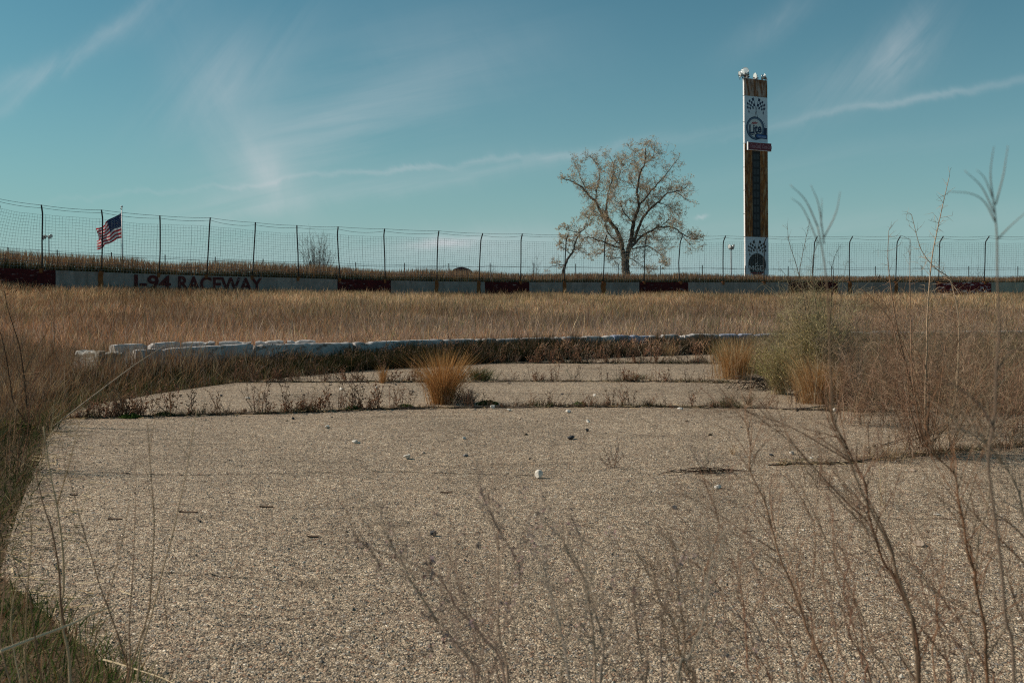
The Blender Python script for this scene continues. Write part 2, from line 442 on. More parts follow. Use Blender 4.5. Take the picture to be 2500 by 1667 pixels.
crack([(-1.5, 13.2), (-.2, 13.5), (1.6, 13.3), (2.9, 13.6)], .012, 4); crack([(-2.0, 5.2), (-1.1, 5.0), (-.5, 5.15)], .006, 5); crack([(.9, 9.8), (1.5, 10.4), (1.4, 11.1)], .007, 6)
ribbon('soil_strip', J1, -4.95, 5.2, .075, 21)
ribbon('soil_strip', J2, -5.0, 4.05, .075, 31)
ribbon('soil_strip', J3, -2.4, 3.9, .09, 41)
ribbon('soil_strip', J0, 2.1, 7.8, .075, 51)

# ---------------------------------------------------------------- retaining wall with painted sections
def wallpt(px):   # world x on wall line for pixel column
    d = np.interp(px, [p for p, _, _ in WPX], [q for _, q, _ in WPX]); return (px - 1250) / F * d
def wallslab(name, px0, px1, mat, parent, proud=0.0, thick=.3, **kw):
    x0, x1 = wallpt(px0), wallpt(px1); mb = MB(); V = []; xs_w = np.unique(np.concatenate([np.linspace(x0, x1, max(3, int(abs(x1 - x0) / .5))), WX[(WX > x0) & (WX < x1)]])); n = len(xs_w) - 1
    for i in range(n + 1):
        x = float(xs_w[i]); y = float(yw(x)); z = float(zw(x)) + (0 if proud == 0 else .004)
        V += [(x, y - proud, z), (x, y - proud, z - 1.5), (x, y + thick + proud, z), (x, y + thick + proud, z - 1.5)]
    fs = []
    for i in range(n):
        k = i * 4
        fs += [(k, k + 1, k + 5, k + 4), (k, k + 4, k + 6, k + 2), (k + 2, k + 6, k + 7, k + 3)]
    fs += [(0, 2, 3, 1), (n * 4, n * 4 + 1, n * 4 + 3, n * 4 + 2)]
    mb.add(V, fs); return mb.build(name, mat, parent, **kw)
bounds = [(-700, 136, 'maroon'), (136, 824, 'wall'), (824, 954, 'maroon'), (954, 1184, 'wall'), (1184, 1292, 'maroon'), (1292, 1561, 'wall'), (1561, 1680, 'maroon'), (1680, 1925, 'wall'),
          (1925, 2045, 'maroon'), (2045, 2286, 'wall'), (2286, 2420, 'maroon_bright'), (2420, 3400, 'wall_beige')]
w_ = empty('retaining_wall', (0, 68, .4), label='long low concrete racetrack wall with faded lettering and peeling maroon sections', cat='wall')
w_.location = (0, 0, 0)
for a, b_, mt in bounds:
    wallslab('wall_section' if 'maroon' not in mt else 'painted_section', a + .3, b_ - .3, M[mt], w_, 0 if 'maroon' not in mt else .006,
             **({} if 'maroon' not in mt else {'label': 'dark maroon painted section with peeling patches'}))

def text_mesh(txt, size=1.0, bold=0.0, shear=0.0, spacing=1.0, extrude=.006):
    cu = bpy.data.curves.new('t', 'FONT'); cu.body = txt; cu.size = size; cu.offset = bold; cu.shear = shear
    cu.space_character = spacing; cu.extrude = extrude; cu.align_x = 'CENTER'; cu.resolution_u = 3
    o = bpy.data.objects.new('t', cu); COL.objects.link(o)
    dg = bpy.context.evaluated_depsgraph_get(); me = bpy.data.meshes.new_from_object(o.evaluated_get(dg))
    bpy.data.objects.remove(o); bpy.data.curves.remove(cu)
    n = len(me.vertices); co = np.zeros(n * 3, np.float32); me.vertices.foreach_get('co', co); co = co.reshape(-1, 3)
    return me, co
def put_text(name, me, co, fn, mat, parent):
    me.vertices.foreach_set('co', np.asarray(fn(co), np.float32).ravel()); me.materials.clear(); me.materials.append(mat); me.update()
    me.name = name; o = bpy.data.objects.new(name, me); return link(o, parent)
def wall_text(txt, pxa, pxb):
    me, co = text_mesh(txt, 1.0, .022, 0, 1.0, .01)
    mn, mx = co.min(0), co.max(0); x0, x1 = wallpt(pxa), wallpt(pxb)
    def fn(c):
        x = x0 + (c[:, 0] - mn[0]) / (mx[0] - mn[0]) * (x1 - x0)
        z = zw(x) - .05 - (1 - (c[:, 1] - mn[1]) / (mx[1] - mn[1])) * .80
        y = yw(x) - .035 - c[:, 2]
        return np.stack([x, y, z], 1)
    return put_text('lettering', me, co, fn, M['lettering'], w_)
wall_text('I-94', 329, 418); wall_text('RACEWAY', 436, 640)

# ---------------------------------------------------------------- catch fence on the wall
posts = [(-45, 0, -47, 0), (110.7, 104, 100.4, 501), (256, 250.5, 246.5, 513), (397, 391, 388, 527), (519, 511.6, 503.6, 532), (628, 623, 615.5, 543.6), (728.5, 725, 728, 550.7), (828.5, 823.6, 829.8, 554),
         (941, 937, 940, 559), (1072.7, 1069, 1066, 564), (1179, 1174, 1169, 570), (1275, 1272, 1271, 571), (1386, 1382, 1378, 573), (1479.4, 1476.5, 1473, 574), (1577, 1575, 1573, 576.5),
         (1663.6, 1660.6, 1662, 576.5), (1768, 1765.7, 1766, 576), (1868, 1866, 1866, 577), (1990.6, 1988.5, 1984, 577), (2076, 2074, 2075, 577), (2191.6, 2190, 2188, 576.5), (2294.6, 2294, 2293, 577), (2407.7, 2405.6, 2404.6, 576.5), (2516, 2514, 2514, 577), (2630, 2628, 2628, 577)]
fence = empty('catch_fence', label='tall wire catch fence with curved-top steel posts standing on the racetrack wall', cat='fence')
def wn(x):   # inward normal (towards camera) of wall line at x
    e = .5; dy = float(yw(x + e) - yw(x - e)) / (2 * e); v = np.array([dy, -1.0, 0]); return v / np.linalg.norm(v)
top_pts, bend_pts, base_pts = [], [], []
PH = 3.15
mb = MB()
rust_cols = {2, 9, 10, 12, 13, 19, 20}
for i, (xt, xb, x0, ty) in enumerate(posts):
    xw_ = wallpt(x0); D = float(yw(xw_)); zt = float(zw(xw_))
    base = np.array([xw_, D + .1, zt - .02])
    nrm = wn(xw_)
    dB = D + .1
    bend = np.array([(xb - 1250) / F * dB, dB, zt + PH - .33])
    # arm leans inward so that its tip shows a little to the right of the bend
    arm = np.array([max(.07, (xt - xb) / F * dB), -.42, .40])
    tip = bend + arm
    tipz = EYE + (HZ - ty) / F * tip[1] if ty else tip[2] + .05
    bend[2] += tipz - tip[2]; tip[2] = tipz
    mbp = MB()
    midp = (base * .5 + bend * .5) + (np.array([-.11, 0, 0]) if i == 15 else np.array([random.uniform(-.02, .02), 0, 0]))
    q1 = base * .78 + bend * .22 + (np.array([-.09, 0, 0]) if i == 15 else 0)
    path = [base, q1, midp, bend - (bend - midp) * .12, bend + arm * .1, bend + arm * .4, tip]
    mbp.tube(path, .038, 8); o = mbp.build('post', M['post'], fence, smooth=True)
    mbb = MB(); mbb.box(base + np.array([0, -.13, -.02]), (.13, .09, .22)); mbb.box(base + np.array([0, 0, .03]), (.2, .2, .03)); mbb.build('base_bracket', M['rust'], o)
    if i in rust_cols:   # ragged rust run down the wall face
        w0 = .12 if i != 13 else .17; V = []; nn = 7
        for k in range(nn):
            z = zt - .02 - k * .14; xx = base[0]; a = w0 * random.uniform(.7, 1.2); c_ = w0 * random.uniform(.7, 1.2)
            V += [(xx - a, float(yw(xx - a)) - .016, z), (xx + c_, float(yw(xx + c_)) - .016, z)]
        ms = MB(); ms.add(V, [(2 * k, 2 * k + 2, 2 * k + 3, 2 * k + 1) for k in range(nn - 1)]); ms.build('rust_stain', M['rust'], w_)
    top_pts.append(tip); bend_pts.append(bend); base_pts.append(base)
def sag(a, b, s, n=10):
    t = np.linspace(0, 1, n)[:, None]; p = a * (1 - t) + b * t; p[:, 2] -= (s * 4 * t * (1 - t))[:, 0]; return p
for k, (off, sg) in enumerate([(0, .05), (-.13, .10)]):
    mb = MB()
    for i in range(len(posts) - 1):
        a, b_ = top_pts[i] + np.array([0, -off * .5, off]), top_pts[i + 1] + np.array([0, -off * .5, off])
        mb.tube(sag(a, b_, sg * random.uniform(.5, 1.5)), .009, 4, cap=False)
    mb.build('cable', M['wire'], fence)
for fz, r in ((.36, .007), (.16, .006)):
    mb = MB()
    for i in range(len(posts) - 1):
        a = base_pts[i] * (1 - fz) + bend_pts[i] * fz; b_ = base_pts[i + 1] * (1 - fz) + bend_pts[i + 1] * fz
        a = a + [0, -.05, 0]; b_ = b_ + [0, -.05, 0]
        mb.tube(sag(a, b_, random.uniform(-.02, .07)), r, 4, cap=False)
    mb.build('cable', M['wire'], fence)
# one panel of woven mesh per bay
for i in range(len(posts) - 1):
    mb = MB(); A0, A1, B0, B1 = base_pts[i], bend_pts[i], base_pts[i + 1], bend_pts[i + 1]
    nz_ = 19; L = np.linalg.norm(B0 - A0); nx_ = max(6, int(L / .155))
    s1 = random.uniform(-.05, .06)
    def mp(u, v):
        p_ = (A0 * (1 - v) + A1 * v) * (1 - u) + (B0 * (1 - v) + B1 * v) * u
        return p_ + np.array([.02 * math.sin(7 * v + i), -.055 + .03 * math.sin(5 * u + 3 * v), -s1 * 4 * u * (1 - u) * v + .012 * math.sin(11 * u + i * 2)])
    r = .0045
    for k in range(nz_ + 1):
        v = k / nz_ * .985
        pts = [mp(u, v) for u in np.linspace(0, 1, 7)]
        for a, c_ in zip(pts[:-1], pts[1:]):
            mb.add([a + [0, 0, -r], c_ + [0, 0, -r], c_ + [0, 0, r], a + [0, 0, r]], [(0, 1, 2, 3)])
            mb.add([a + [0, -r, 0], c_ + [0, -r, 0], c_ + [0, r, 0], a + [0, r, 0]], [(0, 1, 2, 3)])
    for k in range(1, nx_):
        u = k / nx_ + random.uniform(-.004, .004)
        pts = [mp(u, v) for v in np.linspace(0, .985, 5)]
        rr = r * (1.9 if random.random() < .06 else 1)
        for a, c_ in zip(pts[:-1], pts[1:]):
            mb.add([a + [-rr, 0, 0], c_ + [-rr, 0, 0], c_ + [rr, 0, 0], a + [rr, 0, 0]], [(0, 1, 2, 3)])
            mb.add([a + [0, -rr, 0], c_ + [0, -rr, 0], c_ + [0, rr, 0], a + [0, rr, 0]], [(0, 1, 2, 3)])
    mb.build('wire_mesh_panel', M['mesh'], fence)

# low spectator fence behind
f2 = empty('low_fence', label='low thin-posted wire fence behind the grassy bank', cat='fence')
lp = [(-110, 600), (20, 604), (140, 610), (272, 616), (403, 622), (526, 627), (642, 632), (757, 637), (869, 640), (987, 642), (1096, 643), (1197, 642), (1304, 643), (1405, 644), (1509, 645), (1612, 648), (1715, 647),
      (1820, 649), (1925, 650), (2030, 650), (2137, 650), (2251, 649), (2365, 650), (2485, 650), (2600, 650)]
tops = []
for px, py in lp:
    D = float(np.interp(px, [p for p, _, _ in WPX], [q for _, q, _ in WPX])) + 4.6
    T = P(px, py, D); B = T.copy(); B[2] = float(gz(T[0], T[1])) - .05
    mb = MB(); mb.tube([B, T + [random.uniform(-.02, .02), 0, 0]], .03, 6); mb.build('post', M['post'], f2); tops.append(T)
for dz, r in ((-.22, .011), (-.75, .007), (-1.1, .007)):
    mb = MB()
    for a, b_ in zip(tops[:-1], tops[1:]): mb.tube(sag(a + [0, -.03, dz], b_ + [0, -.03, dz], .03), r, 4, cap=False)
    mb.build('fence_wire', M['wire'], f2)

# ---------------------------------------------------------------- scoring tower
TD = 110.0; TANG = math.radians(27); TU = np.array([math.cos(TANG), math.sin(TANG), 0]); TN = np.array([math.sin(TANG), -math.cos(TANG), 0]); TW = 3.3
tx0 = (1819.8 - 1250) / F * TD
def TP(u, py, out=0.0):
    z = EYE + (HZ - py) / F * (TD + .75)
    return np.array([tx0 - (z - 1.5) * .0066, TD, 0]) + TU * (u * TW) + TN * out + np.array([0, 0, z])
tower = empty('scoring_tower', label='tall narrow rusted scoring tower with beer signs, checkered flags and lamps on top', cat='tower')
def tslab(name, u0, u1, p0, p1, o0, o1, mat, parent=tower, **kw):
    mb = MB(); V = [TP(u, p, o) for p in (p1, p0) for o in (o0, o1) for u in (u0, u1)]
    mb.add(V, [(0, 1, 3, 2)[::-1], (4, 5, 7, 6), (0, 1, 5, 4), (2, 3, 7, 6)[::-1], (0, 2, 6, 4)[::-1], (1, 3, 7, 5)])
    return mb.build(name, mat, parent, **kw)
tslab('tower_body', 0, 1, 193.5, 715, -.21, 0, M['white_edge'])
up = tslab('rusted_panel', .004, .996, 194.5, 236.3, .002, .03, M['rust_upper'])
wp1 = tslab('sign_panel', .004, .996, 236.6, 352, .002, .035, M['white_panel'])
tslab('rusted_panel', .004, .32, 352.4, 579, .002, .03, M['rust_lower']); tslab('rusted_panel', .66, .996, 352.4, 579, .002, .03, M['rust_lower'])
st = tslab('number_strip', .323, .657, 352.4, 579, .002, .022, M['black_strip'])
for k in range(12):
    p0 = 358 + k * 18.4
    for u0 in (.37, .50): tslab('number_slot', u0, u0 + .105, p0, p0 + 13, .0235, .030, M['digit'], st)
wp2 = tslab('sign_panel', .004, .996, 579.4, 715, .002, .035, M['white_panel'])
mb = MB()
for p0 in (194, 236.4, 300, 352, 410, 466, 523, 579): mb.box(TP(-.003, p0, -.13), (.02, .27, .03), ax=[TU, TN, [0, 0, 1]])
mb.build('seam_strap', M['lampdark'], tower)
def tink(name, polys, mat, parent, out=.0385):
    mb = MB()
    for pl in polys:
        pl = list(pl); a = sum((pl[i][0] * pl[(i + 1) % len(pl)][1] - pl[(i + 1) % len(pl)][0] * pl[i][1]) for i in range(len(pl)))
        if a > 0: pl = pl[::-1]
        n = len(pl); V = [TP(u, p, out) for u, p in pl] + [TP(u, p, out - .003) for u, p in pl]
        mb.add(V, [tuple(range(n))] + [((i + 1) % n, i, i + n, (i + 1) % n + n) for i in range(n)])
    return mb.build(name, mat, parent)
cu = lambda c: (c - 260) / 400.0            # crop column to fraction across
cy = lambda c: 160 + c / 7.125
def strip(a, b, w):   # thin quad between two crop points
    dx, dy = b[0] - a[0], b[1] - a[1]; l = math.hypot(dx, dy); nx, ny = -dy / l * w / 2, dx / l * w / 2
    return [(a[0] + nx, a[1] + ny), (b[0] + nx, b[1] + ny), (b[0] - nx, b[1] - ny), (a[0] - nx, a[1] - ny)]
def conv(pl, dp=0): return [(cu(x), cy(y) + dp) for x, y in pl]
for dp, par in ((0, wp1), (347.0, wp2)):
    polys = []
    for sgn in (-1, 1):
        X = lambda x: 460 + sgn * x
        top = [(46, 568), (90, 592), (128, 625), (155, 660), (176, 700)]; botm = [(8, 768), (50, 760), (86, 765), (108, 800), (122, 855)]
        def gp(u, v):
            k = u * 4; i = min(3, int(k)); f = k - i
            tx, ty = [top[i][j] * (1 - f) + top[i + 1][j] * f for j in (0, 1)]; bx, by_ = [botm[i][j] * (1 - f) + botm[i + 1][j] * f for j in (0, 1)]
            return (X(tx * (1 - v) + bx * v), ty * (1 - v) + by_ * v)
        nu, nv = 6, 4
        for i in range(nu):
            for j in range(nv):
                if (i + j) % 2 == 0: polys.append(conv([gp(i / nu, j / nv), gp((i + 1) / nu, j / nv), gp((i + 1) / nu, (j + 1) / nv), gp(i / nu, (j + 1) / nv)], dp))
        polys.append(conv(strip((X(47), 562), (X(-24), 900), 7), dp))
    tink('checkered_flags', polys, M['navy'] if dp == 0 else M['blackink'], par)
def ell(cx, cyy, rx, ry, n=40): return [(cx + rx * math.cos(a), cyy + ry * math.sin(a)) for a in np.linspace(0, 2 * math.pi, n, endpoint=False)]
tink('logo_ring', [conv(ell(445, 1096, 158, 203))], M['navy'], wp1, .0385)
tink('logo_ring', [conv(ell(445, 1096, 146, 188))], M['grey_blue'], wp1, .0420)
tink('logo_ground', [conv(ell(443, 1094, 122, 160))], M['cream'], wp1, .0455)
tink('logo_bottle', [conv([(600, 1075), (646, 1078), (640, 1200), (592, 1195)])], M['navy'], wp1, .0455)
tink('logo_splash', [conv(ell(x, y, 7, 8, 8)) for x, y in ((585, 975), (600, 1000), (612, 1030), (590, 1035), (628, 1050), (575, 1010))], M['grey_blue'], wp1, .042)
tink('logo_ribbon', [conv([(440, 1205), (470, 1180), (650, 1198), (648, 1275), (560, 1268), (470, 1285), (430, 1240)])], M['navy'], wp1, .049)
tink('logo_ribbon', [conv([(465, 1208), (485, 1198), (638, 1210), (636, 1260), (480, 1256), (460, 1235)])], M['blue'], wp1, .0525)
tink('ribbon_lettering', [conv(strip((486 + k * 18, 1222 + k), (496 + k * 18, 1246 + k), 5)) for k in range(8)], M['greyink'], wp1, .056)
tink('logo_swash', [conv([(340, 1212), (380, 1210), (445, 1188), (440, 1200), (380, 1226), (345, 1222)])], M['navy'], wp1, .049)
def tower_text(name, txt, x0, x1, y0, y1, mat, par, out, bold=.0, shear=0.0, tilt=0.0, sc='a', depth=.004):
    me, co = text_mesh(txt, 1.0, bold, shear, 1.0, .004); mn, mx = co.min(0), co.max(0)
    def fn(c):
        r = []
        for a in c:
            fx = (a[0] - mn[0]) / (mx[0] - mn[0]); fy = (a[1] - mn[1]) / (mx[1] - mn[1])
            X_ = x0 + fx * (x1 - x0); Y_ = y1 + fy * (y0 - y1) + tilt * (fx - .5)
            r.append(TP(cu(X_), cy(Y_), out + (a[2] + .004) * depth / .008))
        return r
    return put_text(name, me, co, fn, mat, par)
tower_text('lettering', 'Lite', 338, 552, 1022, 1188, M['navy'], wp1, .049, .035, 0, -40)
tower_text('lettering', 'Miller', 375, 490, 985, 1025, M['redink'], wp1, .049, .03, .5, -20)
cc = tslab('sign_box', .065, 1.075, 349, 368.7, .04, .34, M['white_edge'])
cf = tslab('sign_face', .075, 1.065, 350, 367.8, .342, .36, M['cokered'], cc)
for a, b_ in ((312, 480), (515, 690)):
    tower_text('lettering', 'Coca-Cola', a + 12, b_ + 6, 1374, 1448, M['pinkink'], cf, .363, .015, .45, 0)
tink('sign_seam', [conv(strip((500, 1352), (500, 1475), 6))], M['pinkink'], cf, .363)
# disc with three letters (crop 2 coordinates to fractions)
du = lambda x: (x - 187) / 254.0; dyp = lambda y: 360 + y / 4.6
disc = tink('black_disc', [[(.5 + .385 * math.cos(a), 646 + 27.5 * math.sin(a)) for a in np.linspace(0, 2 * math.pi, 44, endpoint=False)]], M['blackink'], wp2)
me_, co_ = text_mesh('MGD', 1.0, .0, 0, 1.0, .004)
mn_, mx_ = co_.min(0), co_.max(0)
put_text('lettering', me_, co_, lambda c: [TP(.15 + (a[0] - mn_[0]) / (mx_[0] - mn_[0]) * .68, 661.5 - (a[1] - mn_[1]) / (mx_[1] - mn_[1]) * 13.5, .044 + a[2] * .5) for a in c], M['greyink'], wp2)
tink('emblem_stroke', [[(.40, 646), (.52, 640.5), (.50, 643), (.42, 647)], [(.44, 645.5), (.47, 642), (.49, 642), (.46, 646)]], M['greyink'], wp2, .042)
tink('lower_band', [[(.2 + k * .055, 665.5), (.235 + k * .055, 665.5), (.235 + k * .055, 667.5), (.2 + k * .055, 667.5)] for k in range(11)] + [[(.25 + k * .06, 670), (.28 + k * .06, 670), (.28 + k * .06, 671.7), (.25 + k * .06, 671.7)] for k in range(8)], M['redink'], wp2, .042)

def floodlight(parent, loc, aim, R=.34, bracket_h=.35, name='floodlight'):
    loc = np.asarray(loc, float); aim = np.asarray(aim, float); aim /= np.linalg.norm(aim)
    ref = np.array([0, 0, 1.]); s_ = np.cross(aim, ref); s_ /= np.linalg.norm(s_); up_ = np.cross(s_, aim)
    prof = [(-.62, .10), (-.60, .20), (-.45, .30), (-.42, .34), (-.30, .55), (-.12, .82), (0, .98), (.05, 1.0), (.05, .94), (0, .90)]
    n = 20; V = []
    for z, r in prof:
        for k in range(n):
            a = 2 * math.pi * k / n; V.append(loc + aim * z * R * 1.35 + (s_ * math.cos(a) + up_ * math.sin(a)) * r * R)
    fs = []
    for i in range(len(prof) - 1):
        for k in range(n): fs.append((i * n + k, i * n + (k + 1) % n, (i + 1) * n + (k + 1) % n, (i + 1) * n + k))
    fs.append(tuple(range(n))[::-1])
    mb = MB(); mb.add(V, fs); h = mb.build(name, M['lamp'], parent, smooth=True)
    mb = MB(); V = [loc + aim * .0 * R + aim * R * (.10 + .06 * 0)] + [loc + aim * R * .03 + (s_ * math.cos(a) + up_ * math.sin(a)) * R * .9 for a in np.linspace(0, 2 * math.pi, n, endpoint=False)]
    mb.add(V, [(0, 1 + k, 1 + (k + 1) % n) for k in range(n)]); mb.build('lens', M['lens'], h, smooth=True)
    mb = MB()
    for sg in (-1, 1): mb.tube([loc + s_ * sg * R * 1.05, loc + s_ * sg * R * .9 + [0, 0, -bracket_h * .8], loc + [0, 0, -bracket_h]], .022, 5)
    mb.tube([loc + [0, 0, -bracket_h], loc + [0, 0, -bracket_h - .2]], .04, 6); mb.build('bracket', M['lampdark'], h)
    return h
def tl(cx_, cy_, out=-.15): return TP(cu(cx_), cy(cy_), out)
floodlight(tower, tl(200, 185, -.1), (-.95, -.1, -.35), .36, .4); floodlight(tower, tl(222, 165, .1), (-.8, -.6, -.1), .36, .45); floodlight(tower, tl(262, 122, .15), (-.3, -.9, .25), .40, .55)
floodlight(tower, tl(312, 165, -.2), (.6, .75, .1), .38, .5); floodlight(tower, tl(335, 205, -.35), (.9, .3, -.2), .3, .3)
floodlight(tower, tl(450, 190, .0), (-.9, -.35, -.15), .36, .35); floodlight(tower, tl(505, 195, -.2), (.85, -.3, .1), .36, .35)
floodlight(tower, tl(585, 190, -.1), (-.8, .45, .05), .33, .45); floodlight(tower, tl(648, 172, -.1), (.85, -.25, .35), .42, .5)
mb = MB(); mb.tube([TP(-.22, 188.5, -.13), TP(.27, 189, -.13)], .05, 6); mb.tube([TP(.42, 189.7, -.13), TP(.66, 189.7, -.13)], .05, 6); mb.tube([TP(.78, 189.3, -.13), TP(1.02, 189.3, -.13)], .05, 6)
for u in (.04, .22, .48, .6, .84, .94): mb.tube([TP(u, 194, -.13), TP(u, 188.5, -.13)], .04, 6)
mb.build('lamp_rail', M['lampdark'], tower)

# ---------------------------------------------------------------- flagpole and flag
FD = 95.0
b0 = P(299.5, 690, FD); b0[2] = float(gz(b0[0], FD)); t0 = P(297.3, 507, FD)
pl = empty('flagpole', label='slim grey flagpole with ball finial behind the catch fence', cat='flagpole')
mb = MB(); mb.tube([b0, b0 * .5 + t0 * .5, t0], [.075, .06, .04], 10); mb.build('pole', M['pole'], pl, smooth=True)
mb = MB(); mb.tube([t0 + [0, 0, -.02], t0 + [0, 0, .04], t0 + [0, 0, .10], t0 + [0, 0, .17], t0 + [0, 0, .2]], [.03, .10, .12, .07, .01], 10); mb.build('finial', M['lens'], pl, smooth=True)
mb = MB(); mb.box(t0 + [-.08, 0, -.12], (.12, .06, .05)); mb.build('pulley', M['lampdark'], pl)
fl = empty('flag', label='red, white and blue stars and stripes flag flying from the pole', cat='flag')
NU, NV = 44, 39
ct = [P(295.9, 519.8, FD - .1), P(276, 531, FD), P(256, 545, FD), P(241, 557, FD), P(235.5, 565, FD)]
cb = [P(296.6, 581, FD - .1), P(283, 585, FD), P(266, 594, FD), P(252, 603, FD), P(241.5, 607, FD)]
def crv(c, u):
    k = u * (len(c) - 1); i = min(len(c) - 2, int(k)); f = k - i; f = f * f * (3 - 2 * f) * .3 + f * .7
    return c[i] * (1 - f) + c[i + 1] * f
V = []
for j in range(NV + 1):
    for i in range(NU + 1):
        u, v = i / NU, j / NV
        p_ = crv(ct, u) * (1 - v) + crv(cb, u) * v
        rip = math.sin(u * 13 + v * 3.4) * .22 * u ** .6 + .1 * math.sin(u * 27 - v * 6) * u
        p_ = p_ + np.array([.05 * math.sin(u * 13 + v * 3.4) * u, rip, -.11 * math.sin(u * 12 + v * 2.0 + .5) * u])
        if u > .97 and v > .5: p_[0] -= .25 * random.random()
        V.append(p_)
V = np.array(V).reshape(NV + 1, NU + 1, 3)
def cloth(name, sel, mats, fmat):
    mb = MB(); fs = []; mi = []
    for j in range(NV):
        for i in range(NU):
            if sel(i, j):
                k = j * (NU + 1) + i; fs.append((k, k + 1, k + NU + 2, k + NU + 1)); mi.append(fmat(i, j))
    mb.add(V.reshape(-1, 3), fs); mb.mi = mi
    return mb.build(name, mats, fl, smooth=True)
cant = lambda i, j: i < NU * .40 and j < 21
cloth('stripes', lambda i, j: not cant(i, j), [M['flagred'], M['flagwhite']], lambda i, j: (j // 3) % 2)
cn = cloth('canton', cant, [M['flagblue']], lambda i, j: 0)
mb = MB()
for r_ in range(9):
    for c_ in range(6 if r_ % 2 == 0 else 5):
        u = (.03 + (c_ + (.5 if r_ % 2 else 0)) * .066) * .93; v = (.04 + r_ * .057)
        i = min(NU - 1, int(u * NU)); j = min(NV - 1, int(v * NV)); o_ = V[j, i] + [0, -.012, 0]
        e1 = V[j, i + 1] - V[j, i]; e1 /= np.linalg.norm(e1); e2 = V[j + 1, i] - V[j, i]; e2 /= np.linalg.norm(e2)
        vs = [o_ + (e1 * math.cos(a) + e2 * math.sin(a)) * (.042 if q % 2 == 0 else .018) for q, a in enumerate(np.linspace(-math.pi / 2, 1.5 * math.pi, 10, endpoint=False))]
        mb.add(vs, [tuple(range(10))])
mb.build('stars', M['flagwhite'], cn)

# ---------------------------------------------------------------- distant light poles, roof, white sheds
def lightpole(px, topy, D, heads, label, r=.12):
    b = P(px, 690, D); b[2] = 0; T = P(px - .6, topy, D)
    e = empty('light_pole', label=label, cat='light pole')
    mb = MB(); mb.tube([b, T], [r, r * .6], 8); mb.build('pole', M['pole'], e)
    mb = MB(); mb.tube([P(px + heads[0][0], topy + 1, D), P(px + heads[-1][0], topy + 1, D)], .05, 5); mb.build('cross_arm', M['lampdark'], e)
    for dx, dy, ax, R in heads: floodlight(e, P(px + dx, topy + dy, D), (ax, -.5, -.25), R, .25, 'lamp')
    return e
lightpole(120, 577, 150, [(-14, 2.5, .8, .32), (-9, 0, -.7, .3), (-1, 2, -.6, .32), (4, -.5, .9, .3)], 'far light pole with four dark lamps beside the left end of the catch fence')
lightpole(1785.5, 602, 150, [(-4.5, 1, -.9, .38), (1, 2, .2, .36), (5, .5, .9, .42)], 'far light pole with three pale lamps left of the scoring tower')
D = 160; c0 = P(1128, 675, D); c0[2] = 0
sh = empty('round_roofed_shed', label='dark red round-roofed shed just showing above the bank grass', cat='shed')
n = 14; V = []; W_ = 1.8
for yy in (-2, 2):
    for k in range(n + 1):
        a = math.pi * k / n; V.append(c0 + [W_ * math.cos(a), yy, 2.62 + 1.35 * math.sin(a)])
mb = MB(); mb.add(V, [(k, k + 1, k + n + 2, k + n + 1) for k in range(n)] + [tuple(range(n + 1))[::-1], tuple(range(n + 1, 2 * n + 2))]); mb.build('roof', M['roofred'], sh)
mb = MB(); mb.box(c0 + [0, 0, 1.3], (3.4, 3.8, 2.66)); mb.box(c0 + [2.4, 0, 1.25], (2.0, 2.4, 2.5)); mb.box(c0 + [-2.6, 0, 1.2], (2.2, 2.4, 2.4)); mb.build('wall', M['roofred'], sh)
for px, py, w, lab in ((413, 655, 3.0, 'small far white shed roof showing in the bank grass at the left'),):
    c0 = P(px, 668, 130); c0[2] = 0; s2 = empty('white_shed', label=lab, cat='shed')
    mb = MB(); mb.box(c0 + [0, 0, 1.2], (w, 3, 2.4)); mb.build('wall', M['shedwhite'], s2)
    h_ = EYE + (HZ - py + 3) / F * 130
    mb = MB(); mb.add([c0 + [x, y, z] for y in (-1.7, 1.7) for x, z in ((-w * .58, 2.4), (w * .58, 2.4), (0, h_))], [(0, 1, 2), (3, 5, 4), (0, 2, 5, 3), (1, 4, 5, 2), (0, 3, 4, 1)]); mb.build('roof', M['shedwhite'], s2)

# ---------------------------------------------------------------- trees
def branch(mb, p, d, L, r, col, n=4, wig=.22, grav=0.0, sides=3, rt=.35):
    d = d / np.linalg.norm(d); pts = [p.copy()]; q = p.copy()
    for k in range(n):
        d = d + np.array([random.gauss(0, wig), random.gauss(0, wig), random.gauss(0, wig) + grav]); d /= np.linalg.norm(d)
        q = q + d * L / n; pts.append(q.copy())
    mb.tube(pts, np.linspace(r, r * .35, len(pts)), sides, col=col, cap=False)
    return pts, d
def rdir(t, spread, up=0.0):
    v = np.array([random.gauss(0, 1), random.gauss(0, 1), random.gauss(0, 1) + up]); v /= np.linalg.norm(v)
    return t * (1 - spread) + v * spread
def resample(pts, step):
    pts = np.asarray(pts); s = np.concatenate([[0], np.cumsum(np.linalg.norm(np.diff(pts, axis=0), axis=1))])
    n = max(2, int(s[-1] / step)); q = np.linspace(0, s[-1], n)
    return np.stack([np.interp(q, s, pts[:, k]) for k in range(3)], 1), s[-1]
def smooth_path(pts, k=4):
    """catmull-rom"""
    pts = [np.asarray(p, float) for p in pts]
    if len(pts) < 3: return pts
    P_ = [2 * pts[0] - pts[1]] + pts + [2 * pts[-1] - pts[-2]]; out = []
    for i in range(1, len(P_) - 2):
        for t in np.linspace(0, 1, k, endpoint=False):
            a, b, c, d = P_[i - 1], P_[i], P_[i + 1], P_[i + 2]
            out.append(.5 * ((2 * b) + (-a + c) * t + (2 * a - 5 * b + 4 * c - d) * t * t + (-a + 3 * b - 3 * c + d) * t ** 3))
    out.append(pts[-1]); return out

